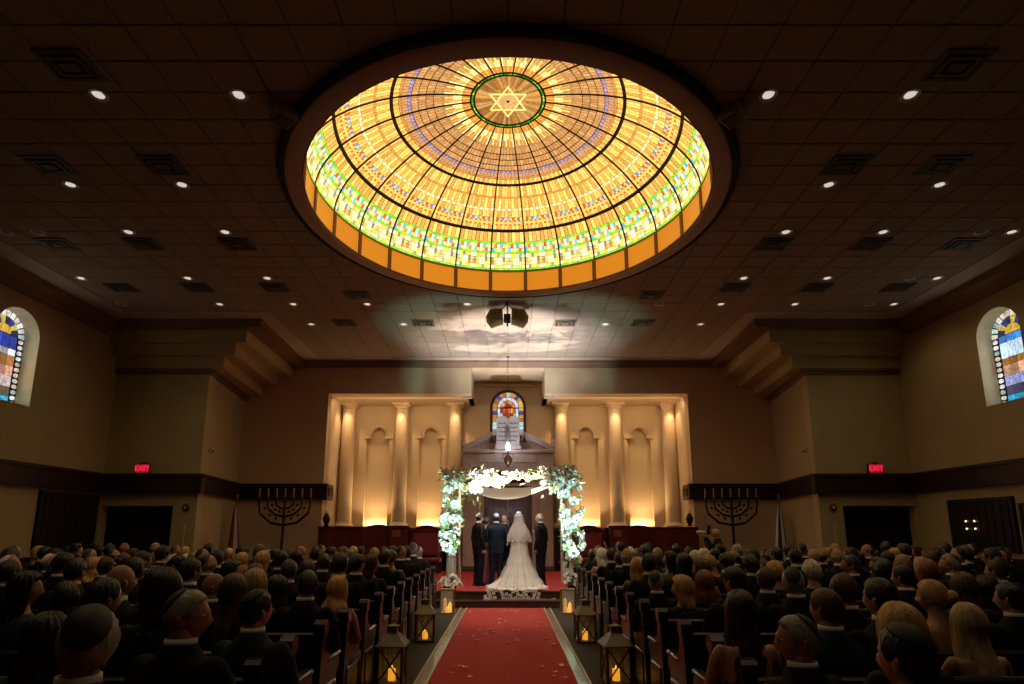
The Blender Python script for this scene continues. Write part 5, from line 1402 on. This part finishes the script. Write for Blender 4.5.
# nearest guests, one by one: head centre in the photo -> place, with scale set so that the seated head reaches that height
NEAR = [
 # px, py, Y, sex, hair, colour, clothes, kippah, yaw idx, rz, bare, label
 (82, 648, 1.98, 'm', 'curly', 'grey', 'charcoal', 'black', 1, .0, 0, 'grey curly-haired man in large black kippah, lower left corner', dict(kr=.78, tilt=.75)),
 (40, 640, 2.95, 'f', 'long', 'black', 'black', None, 2, 0, 0, 'woman with long black hair behind the curly grey man, far left', {}),
 (183, 618, 2.9, 'm', 'short', 'grey', 'black', 'dark green', 4, -.15, 0, 'grey-haired man in glasses and dark kippah, white collar, looking right', dict(spec=True)),
 (254, 612, 3.85, 'm', 'short', 'dark brown', 'blue', 'black', 2, -.1, 0, 'dark-haired man in blue suit and black kippah at the aisle end', dict(tilt=.4)),
 (100, 600, 3.7, 'm', 'short', 'black', 'navy', None, 2, 0, 0, 'black-haired man in navy suit, in front of the curly grey man', {}),
 (117, 583, 4.4, 'm', 'bald', 'black', 'black', None, 2, 0, 0, 'bald man with white collar, looking right, left pews', dict(skin=1)),
 (212, 588, 4.7, 'm', 'bald', 'black', 'black', None, 4, 0, 0, 'bald man in profile facing right behind the blonde bob', dict(skin=1)),
 (231, 592, 4.9, 'f', 'long', 'brown', 'black', None, 0, 0, 0, 'woman with long light brown hair beside the bald profile man', {}),
 (253, 585, 5.3, 'f', 'bob', 'blonde', 'black', None, 1, 0, 0, 'woman with blonde bob left of the dark kippah pair', {}),
 (275, 597, 4.75, 'f', 'bob', 'dark brown', 'black', None, 3, 0, 0, 'woman with dark bobbed hair leaning beside the blue-suited man', {}),
 (306, 586, 5.0, 'm', 'short', 'black', 'black', 'grey', 1, 0, 0, 'dark-haired man in grey kippah with thin white collar', {}),
 (336, 596, 5.05, 'f', 'wavy', 'golden', 'plum', None, 2, 0, 1, 'woman with wavy golden hair and bare shoulders by the left aisle', {}),
 (158, 592, 4.3, 'f', 'bob', 'black', 'black', None, 3, 0, 0, 'woman with black bob ahead of the man in glasses', {}),
 (22, 590, 4.3, 'f', 'long', 'black', 'dark blue', None, 4, 0, 0, 'long black-haired woman at the left edge of the picture', {}),
 (62, 603, 4.3, 'f', 'bob', 'dark brown', 'black', None, 1, 0, 0, 'dark bobbed woman between the left-edge woman and the navy suit', {}),
 (801, 642, 2.85, 'm', 'short', 'grey', 'black', 'dark green', 3, .25, 0, 'grey-haired man in glasses and green kippah, facing left, right pews', dict(spec=True, kr=.74)),
 (829, 610, 3.7, 'm', 'short', 'chestnut', 'blue', None, 1, 0, 0, 'chestnut-haired man in blue striped suit behind the green kippah', {}),
 (743, 612, 3.6, 'f', 'long', 'dark brown', 'black', None, 0, 0, 1, 'woman with long dark hair and bare shoulders, right pews', {}),
 (684, 602, 4.3, 'f', 'bob', 'blonde', 'black', None, 3, 0, 0, 'woman with blonde bob nearest the right aisle', {}),
 (912, 662, 1.95, 'm', 'short', 'black', 'black', 'black', 1, 0, 0, 'dark-haired man in large black kippah, bottom right', dict(tilt=.35, kr=.85)),
 (906, 632, 2.65, 'f', 'bob', 'golden', 'black', None, 0, 0, 0, 'woman with golden bob ahead of the large black kippah', {}),
 (975, 642, 2.95, 'f', 'long', 'ash blonde', 'black', None, 0, 0, 1, 'woman with long straight ash blonde hair and bare shoulders', {}),
 (936, 598, 4.35, 'f', 'updo', 'blonde', 'black', None, 1, .2, 1, 'woman with pinned-up blonde hair and bare shoulder facing left', {}),
 (1014, 600, 4.0, 'm', 'short', 'black', 'black', None, 1, 0, 0, 'black-haired man in black suit at the right edge', {}),
 (884, 600, 3.6, 'm', 'short', 'dark brown', 'black', None, 1, 0, 0, 'brown-haired man ahead of the golden bob', {}),
 (846, 592, 4.6, 'm', 'short', 'brown', 'black', 'brown', 0, 0, 0, 'brown-haired man in brown kippah with white collar, right pews', dict(tilt=.85)),
 (967, 588, 4.9, 'f', 'long', 'chestnut', 'black', None, 0, 0, 0, 'chestnut long-haired woman beyond the ash blonde woman', {}),
 (990, 592, 5.0, 'f', 'bob', 'black', 'black', None, 0, 0, 0, 'black bobbed woman between the ash blonde and the edge man', {}),
 (736, 582, 5.35, 'm', 'short', 'black', 'black', None, 1, 0, 0, 'black-haired man with white collar ahead of the long-haired brunette', {}),
 (706, 588, 5.4, 'f', 'bob', 'auburn', 'black', None, 0, 0, 0, 'woman with auburn bob beside the blonde bob', {}),
 (767, 581, 5.4, 'm', 'short', 'brown', 'black', 'brown', 0, 0, 0, 'brown-haired man in brown kippah, middle of the right pews', {}),
 (795, 583, 5.4, 'm', 'short', 'grey', 'black', 'black', 2, 0, 0, 'grey-haired man in black kippah beside the brown kippah', {}),
 (776, 573, 6.3, 'f', 'curly', 'golden', 'black', None, 0, 0, 0, 'woman with short golden curls, middle of the right pews', {}),
 (813, 572, 6.3, 'f', 'curly', 'white', 'black', None, 0, 0, 0, 'white curly-haired woman, middle of the right pews', {}),
 (657, 586, 5.7, 'm', 'short', 'grey', 'black', 'black', 2, 0, 0, 'grey-haired man in black kippah at the right aisle end', {}),
 (905, 578, 5.4, 'm', 'short', 'black', 'black', None, 1, 0, 0, 'black-haired man with a lit white collar, right pews', {}),
 (930, 572, 6.2, 'f', 'bob', 'auburn', 'black', None, 0, 0, 0, 'woman with auburn bob before the dark doorway', {}),
]
taken = []
for (px, py, Y, sex, hair, col, suit, kip, yi, rz, bare, lab, kw) in NEAR:
    sd = -1 if px < 508 else 1
    cand = [i for i in sorted(range(NPEW), key=lambda i: abs(PEWY[i]+.13-Y)/.7+abs(at(px, py, PEWY[i]+.13).z-1.24)/.40) if abs(at(px, py, PEWY[i]+.13).x) > pew_end_x(PEWY[i], sd)+.06]
    row = next((i for i in cand[:5] if all(q[1] != i or abs(q[0]-at(px, py, PEWY[i]+.13).x) > .33 for q in taken)), cand[0])
    p = at(px, py, PEWY[row]+.13); want = p.z; base_h = (SM_ if sex == 'm' else SF_).hz+.690
    sc = 1.04 if sex == 'm' else 1.0
    dzz = want-base_h*sc
    if dzz < -.02: sc = max(.97, (want+.02)/base_h); dzz = want-base_h*sc
    dzz = max(-.06, min(.14, dzz))
    if dzz > .0: sc = min(1.12, sc*(1+dzz/base_h)); dzz = 0
    t = person_seated(p.x, PEWY[row]+.13, lab, sex, hair, col, suit, kip, yi, rz, sc, bool(bare), seed=(abs(int(px)) % 3), dz_=min(0, dzz), **kw)
    taken.append((p.x, row, px, py))
# the other pews, seat by seat
HL = {'m': [('short', 'black'), ('short', 'black'), ('short', 'dark brown'), ('short', 'dark brown'), ('short', 'dark brown'), ('short', 'brown'), ('short', 'grey'), ('bald', 'black'), ('fringe', 'grey'), ('fringe', 'dark brown'), ('curly', 'dark brown')],
      'f': [('long', 'black'), ('long', 'dark brown'), ('long', 'brown'), ('wavy', 'dark brown'), ('wavy', 'chestnut'), ('wavy', 'blonde'), ('bob', 'black'), ('bob', 'brown'), ('bob', 'blonde'), ('bob', 'chestnut'), ('updo', 'dark brown'), ('updo', 'brown'), ('updo', 'blonde'), ('bob', 'white'), ('long', 'ash blonde')]}
prs = random.Random(21)
for i, y in enumerate(PEWY):
    if y < 4.4: continue
    for s in (-1, 1):
        e = pew_end_x(y, s); lim = min(9.45, 1.15*y+.6); x = e+.30; row = [(abs(tx), None) for tx, r_, *_ in taken if r_ == i and tx*s > 0]
        while x < lim:
            xx = s*(x+prs.uniform(-.03, .03)); x += prs.uniform(.57, .63)
            px, py = proj(xx, y+.15, 1.2)
            if px < -14 or px > 1038: continue
            if any(r_ == i and abs(tx-xx) < .46 for tx, r_, *_ in taken): continue
            if any(abs(px-q[2]) < 11 and q[1] < i and abs(py-q[3]) < 9 for q in taken) and prs.random() < .6: continue
            if prs.random() < .06: continue
            row.append((abs(xx), xx))
        row.sort(key=lambda q: q[0])
        for k_, (_, xx) in enumerate(row):
            if xx is None: continue
            sex = 'm' if prs.random() < .54 else 'f'
            hair, col = prs.choice(HL[sex]); kip = prs.choice(['black', 'black', 'black', 'grey', 'grey', 'brown', 'dark green', 'dark green', 'black', 'white']) if sex == 'm' and prs.random() < .62 else None
            suit = prs.choice(['black', 'black', 'navy', 'charcoal']) if sex == 'm' else prs.choice(['black', 'black', 'plum', 'dark blue', 'dark green', 'silver'])
            bare = sex == 'f' and prs.random() < .3
            yi = prs.choice([0, 0, 0, 1, 2, 1 if s > 0 else 2, 3 if s > 0 else 4])
            where = '%s from aisle, %s %s pew from stage' % (ORD[k_+1], ORD[NPEW-i], 'left' if s < 0 else 'right')
            sc = prs.uniform(1.0, 1.08) if sex == 'm' else prs.uniform(.95, 1.03)
            rz = atan2(xx, 14.5-y)*.10+prs.uniform(-.06, .06)
            person_seated(xx, y+.13, label_of(sex, hair, col, suit, kip, where), sex, hair, col, suit, kip, yi, rz, sc, bare, seed=prs.randrange(3), skin=prs.choice([0, 0, 1]), group='wedding guests seated in the pews')

# ------------------------------------------------------------------ wedding party under the canopy
FZ = .335
def suit_standing(key, x, y, rz, label, hair, col, kip, suit, P, yaw=0, pitch=0, bald=False, rim=None, sc=1.0, extra=None, hem=-.16):
    t = thing('person', label, 'person', (x, y, FZ), rz); t.scale = (sc, sc, sc)
    link('body', body_mesh(('stand'+key, 'm', yaw), P, 1, yaw, pitch, 5000, .013), t, [SKINS[0], LIP, EYEW, EYED])
    link('jacket', cached('jacket_'+key, jacket_fn(P, hem, 5000, .013), SUITM[suit]), t)
    link('trousers', cached('trousers_'+key, trousers_fn(P, 2500), SUITM[suit]), t)
    link('shirt_collar', cached('stand_collar', collar_fn(P), SHIRT), t)
    link('shoes', cached('stand_shoes', shoe_fn(P), SHOE), t)
    hairy(t, P, hair, col, yaw, pitch)
    if kip: kippah(t, P, kip, yaw, pitch, hair == 'bald', rim)
    return t
def shirt_front(t, P, bow=True):
    hz = P.hz
    MB().grid(lambda u, v: ((u-.5)*.11*v**.8, .128-.012*abs(u-.5)*2-.055*sm(.55, 1, v), hz+.20+.33*v), 6, 8).obj('shirt_front', SHIRT, t, True)
    for s in (-1, 1):
        MB().prism([(s*.004, hz+.18), (s*.075, hz+.44), (s*.055, hz+.54), (s*.10, hz+.44)], 'y', .118, .130).obj('lapel', SUITM['black'], t)
    if bow:
        mb = MB()
        for s in (-1, 1): mb.prism([(0, hz+.515), (s*.045, hz+.535), (s*.045, hz+.49), (0, hz+.505)], 'y', .078, .092)
        mb.obj('bow_tie', SUITM['black'], t)
front = [(q*.05, .20, 1.00) for q in (-1, 1)]; elf = [(q*.25, .02, 1.13) for q in (-1, 1)]
Pg = standing(1, front, elf, .085, [(-q*.8, .3, -.5) for q in (-1, 1)], (0, .8, .5))
gr = suit_standing('groom', -.29, 14.42, .05, 'groom in dark suit and white kippah with dark swirl, back to the pews', 'short', 'black', 'white', 'navy', Pg, 0, 0, rim='black')
# swirl embroidered on the groom's kippah
Rt = Matrix.Rotation(.62, 3, 'X')
kp = [c for c in gr.children if c.name.startswith('kippah')][0]
MB().tube([hp(Rt @ Vector((sin(q)*cos(a), sin(q)*sin(a), cos(q))), .020) for q, a in ((.08+.42*i/26, i*.42) for i in range(27))], .0035, 5).obj('embroidery', KIPM['black'], kp)
Pd = standing(1)
fa = suit_standing('father', -.73, 14.45, -R(62), 'older man in black tuxedo and white kippah on the left, facing right', 'short', 'dark brown', 'white', 'black', Pd, .1); shirt_front(fa, Pd)
MB().lathe([(0, 0), (.025, .0), (.03, .015), (.015, .025), (0, .022)], 10, (.10, .135, 1.29)).obj('boutonniere', FLC, fa, True)
mr = suit_standing('father', .81, 14.45, R(62), 'balding grey man in black tuxedo on the right, facing left', 'fringe', 'grey', None, 'black', Pd, .1); shirt_front(mr, Pd)
MB().lathe([(0, 0), (.03, .0), (.035, .018), (.018, .03), (0, .025)], 10, (-.10, .135, 1.30)).obj('boutonniere', FLW, mr, True)
# officiant facing the hall, with microphone
Pr = standing(1, [(-.16, .26, 1.02), (.14, .26, 1.36)], [(-.26, .02, 1.12), (.27, .06, 1.14)], .09, [(.3, .8, -.1), (-.3, .5, .8)], (0, -.3, 1))
rb = suit_standing('officiant', -.10, 15.05, pi-.1, 'bald officiant in black suit facing the pews behind the groom', 'bald', 'black', None, 'black', Pr, 0, sc=.99); shirt_front(rb, Pr, False)
m_ = thing('microphone', 'black handheld microphone held up by the bald officiant', 'microphone', rb.matrix_basis @ Vector((.105, .335, 1.44)))
MB().tube([(0, 0, -.09), (0, 0, .04)], [.010, .013], 10).ball((0, 0, .06), .023, 10, 8).obj('microphone_body', BLACK, m_, True)
def dress_standing(key, x, y, rz, label, hair, col, dress, yaw=0, sc=.95):
    P = standing(.9, [(q*.10, .18, 1.02) for q in (-1, 1)], [(q*.22, .0, 1.13) for q in (-1, 1)], .08, [(-q*.8, .4, -.3) for q in (-1, 1)], (0, .6, .6))
    t = thing('person', label, 'person', (x, y, FZ), rz); t.scale = (sc, sc, sc)
    link('body', body_mesh(('dstand', 'f', yaw), P, .9, yaw, 0, 4500, .013), t, [SKINS[0], LIP, EYEW, EYED])
    link('dress', cached('gown_standing', dress_fn(P, .36, False, .27, 4000), DRESSM[dress]), t, [DRESSM[dress]])
    link('shoes', cached('gown_shoes', shoe_fn(P), HEEL), t); hairy(t, P, hair, col, yaw); return t
dress_standing('b', -.57, 14.95, -R(50), 'dark-haired woman in long burgundy gown between father and groom', 'updo', 'dark brown', 'burgundy')
dress_standing('g', -.02, 15.45, R(172), 'woman in long gold gown partly hidden between groom and bride', 'wavy', 'dark brown', 'gold')
# the bride
GOWN = mat('gown_satin', (.86, .81, .75), .45, bump=.06, bscale=14, sheen=.3); 
Pb = standing(.9, [(-.20, .16, 1.05), (.17, .2, 1.05)], [(-.235, -.02, 1.15), (.235, -.02, 1.15)], .08, [(.1, .9, -.2), (-.1, .9, -.2)], (0, .3, 1))
br = thing('person', 'bride in white gown with long train and sheer veil, back to the pews', 'person', (.26, 14.0, FZ), .0); 
link('body', body_mesh(('bride', 'f', .3), Pb, .9, .25, 0, 5000, .013), br)
hairy(br, Pb, 'short', 'dark brown', .25)
link('shoes', cached('gown_shoes', shoe_fn(Pb), HEEL), br)
def gown_side(u, v):
    a = 2*pi*u; c, d = cos(a), sin(a)
    prof = [(1.33, .138, .100), (1.25, .150, .112), (1.15, .128, .100), (1.07, .117, .092), (.98, .150, .118), (.86, .185, .150), (.70, .21, .18), (.50, .255, .23), (.30, .33, .30), (.14, .43, .40), (.05, .52, .50), (.022, .60, .58)]
    q = v*(len(prof)-1); i_ = min(int(q), len(prof)-2); t = q-i_
    z, w, dp = [prof[i_][k2]*(1-t)+prof[i_+1][k2]*t for k2 in range(3)]
    low = sm(1.0, .0, z)
    fold = 1+.055*low*sin(13*a+.6)+.03*low*sin(23*a+1.9)
    back = max(0, -d)
    x = w*c*fold*(1+.12*low*back)*(1+.38*low**3*(c < 0)); y = dp*d*fold*(.85 if d > 0 else 1.0)-.14*low**2*back
    return (x+.06*low**2, y, max(z+.0, .012)+.010*low**3*sin(9*a))
gw = MB().grid(gown_side, 96, 33, 0, True).obj('gown', GOWN, br, True)
MB().loft([(0, 0, 1.28, .148, .108), (0, 0, 1.36, .150, .100), (0, -.005, 1.40, .12, .085)], 20).obj('lace_bodice', mat('lace_white', (.72, .66, .60), .7, bump=.5, bscale=70), br, True)
bt = MB()
for i in range(12): bt.ball((0, -.118-.004*sin(i), 1.30-i*.028), .007, 6, 4)
bt.obj('back_buttons', SHIRT, br)
# train that runs back over the stage edge and hangs over the step
EDGEY = 13.3-14.0-.055
def train(u, v):
    a = (u-.5)*2; half = .50+.46*v
    x = -.03+a*half+.03*sin(v*7+a*3); s_ = v*1.02
    y0 = -.40; run_ = (y0-EDGEY)
    y = y0-s_*(1-.10*a*a); z = .045-.03*v+.012*sin(a*16+v*5)+.05*(1-v)**2
    if y < EDGEY: z = z-(EDGEY-y)*1.0; y = EDGEY-.010-.012*sin(a*20)
    return (x, y, max(z, -.20) if y < EDGEY+.01 else max(z, .008))
def train_flat(u, v): return train(u, v*.38)
MB().grid(train_flat, 48, 10).obj('train', GOWN, br, True)
# lace border: ring motifs joined along the hem, open between
lc = MB()
for j in range(3):
    for i in range(13):
        if rnd.random() < .22: continue
        v = .40+.075*j; u = (i+(.5 if j % 2 else 0))/15
        c = Vector(train(u, v))
        for q in range(5):
            a = q*2*pi/5+j; o_ = Vector((cos(a)*.028, 0, sin(a)*.028))
            lc.ball(c+Vector((0, -.006, 0))+o_, (.019, .006, .017), 6, 4)
for i in range(40):
    c = Vector(train(i/39, .385)); lc.ball(c, (.022, .010, .012), 6, 4)
    c = Vector(train(i/39, .60)); lc.ball(c+Vector((0, -.006, 0)), (.024, .006, .020), 6, 4)
o = lc.obj('lace_hem', mat('lace_white', (.72, .66, .6), .7), br); o['kind'] = 'stuff'
# veil in two tiers, thin tulle
def veil(zt, zb, ws, rip):
    def f(u, v):
        a = pi*(-.08+1.16*u)-pi; c, d = cos(a), sin(a)
        z = zt+(zb-zt)*v
        q = v*(len(ws)-1); i_ = min(int(q), len(ws)-2); t = sm(0, 1, q-i_)
        w = ws[i_][0]*(1-t)+ws[i_+1][0]*t; dp = ws[i_][1]*(1-t)+ws[i_+1][1]*t
        fo = 1+rip*v*sin(22*a)+rip*.6*v*sin(37*a+1)
        return (w*c*fo+.01*v, dp*d*fo*1.0+.02*(1-v), z+.02*v*sin(12*a))
    return f
MB().grid(veil(1.772, 1.06, [(.015, .02), (.115, .125), (.125, .135), (.17, .15), (.235, .19), (.27, .21), (.285, .22)], .05), 72, 24).obj('veil_upper_tier', VEILM, br, True)
MB().grid(veil(1.765, .06, [(.015, .02), (.118, .13), (.16, .16), (.19, .18), (.22, .22), (.30, .34), (.42, .52), (.56, .74)], .04), 72, 34).obj('veil_long_tier', VEILM, br, True)
MB().tube([(.055*cos(pi*i/8), -.035, 1.742+.018*sin(pi*i/8)) for i in range(9)], .008, 6).obj('veil_comb', SHIRT, br)

# photographer standing at the right beside the screens
Pp = standing(1, [(-.03, .30, 1.50), (.05, .28, 1.53)], [(-.24, .16, 1.26), (.25, .15, 1.26)], .10, [(.3, .7, .5), (-.3, .7, .5)], (0, -.4, 1))
ph = thing('person', 'photographer in dark jacket with raised camera before the right menorah', 'person', (5.0, 14.0, 0), R(62)); ph.scale = (.97,)*3
link('body', body_mesh(('photographer', 'm', .0), Pp, 1, 0, 0, 3000, .015), ph)
link('jacket', cached('photo_jacket', jacket_fn(Pp, -.10, 3000, .015), SUITM['charcoal']), ph)
link('trousers', cached('photo_trousers', trousers_fn(Pp), SUITM['black']), ph); link('shoes', cached('photo_shoes', shoe_fn(Pp), SHOE), ph)
hairy(ph, Pp, 'short', 'ash blonde', 0)
pc = thing('camera', 'black camera with long pale lens held up by the photographer', 'camera', ph.matrix_basis @ Vector((.0, .20, 1.66)), R(62))
MB().box(-.07, .07, -.04, .04, -.05, .045, 0, .012).obj('camera_body', BLACK, pc); MB().box(-.03, .03, -.03, .03, .045, .075, 0, .008).obj('viewfinder', BLACK, pc)
o = MB().lathe([(.035, .0), (.038, .10), (.045, .14), (.045, .24), (.038, .24), (.036, .20), (0, .19)], 18).obj('lens_barrel', mat('lens_grey', (.45, .42, .38), .4), pc, True); o.rotation_euler = (-R(90), 0, 0); o.location = (0, .04, 0)
MB().box(-.025, .025, -.06, .02, .075, .17, 0, .008).obj('flash', BLACK, pc)
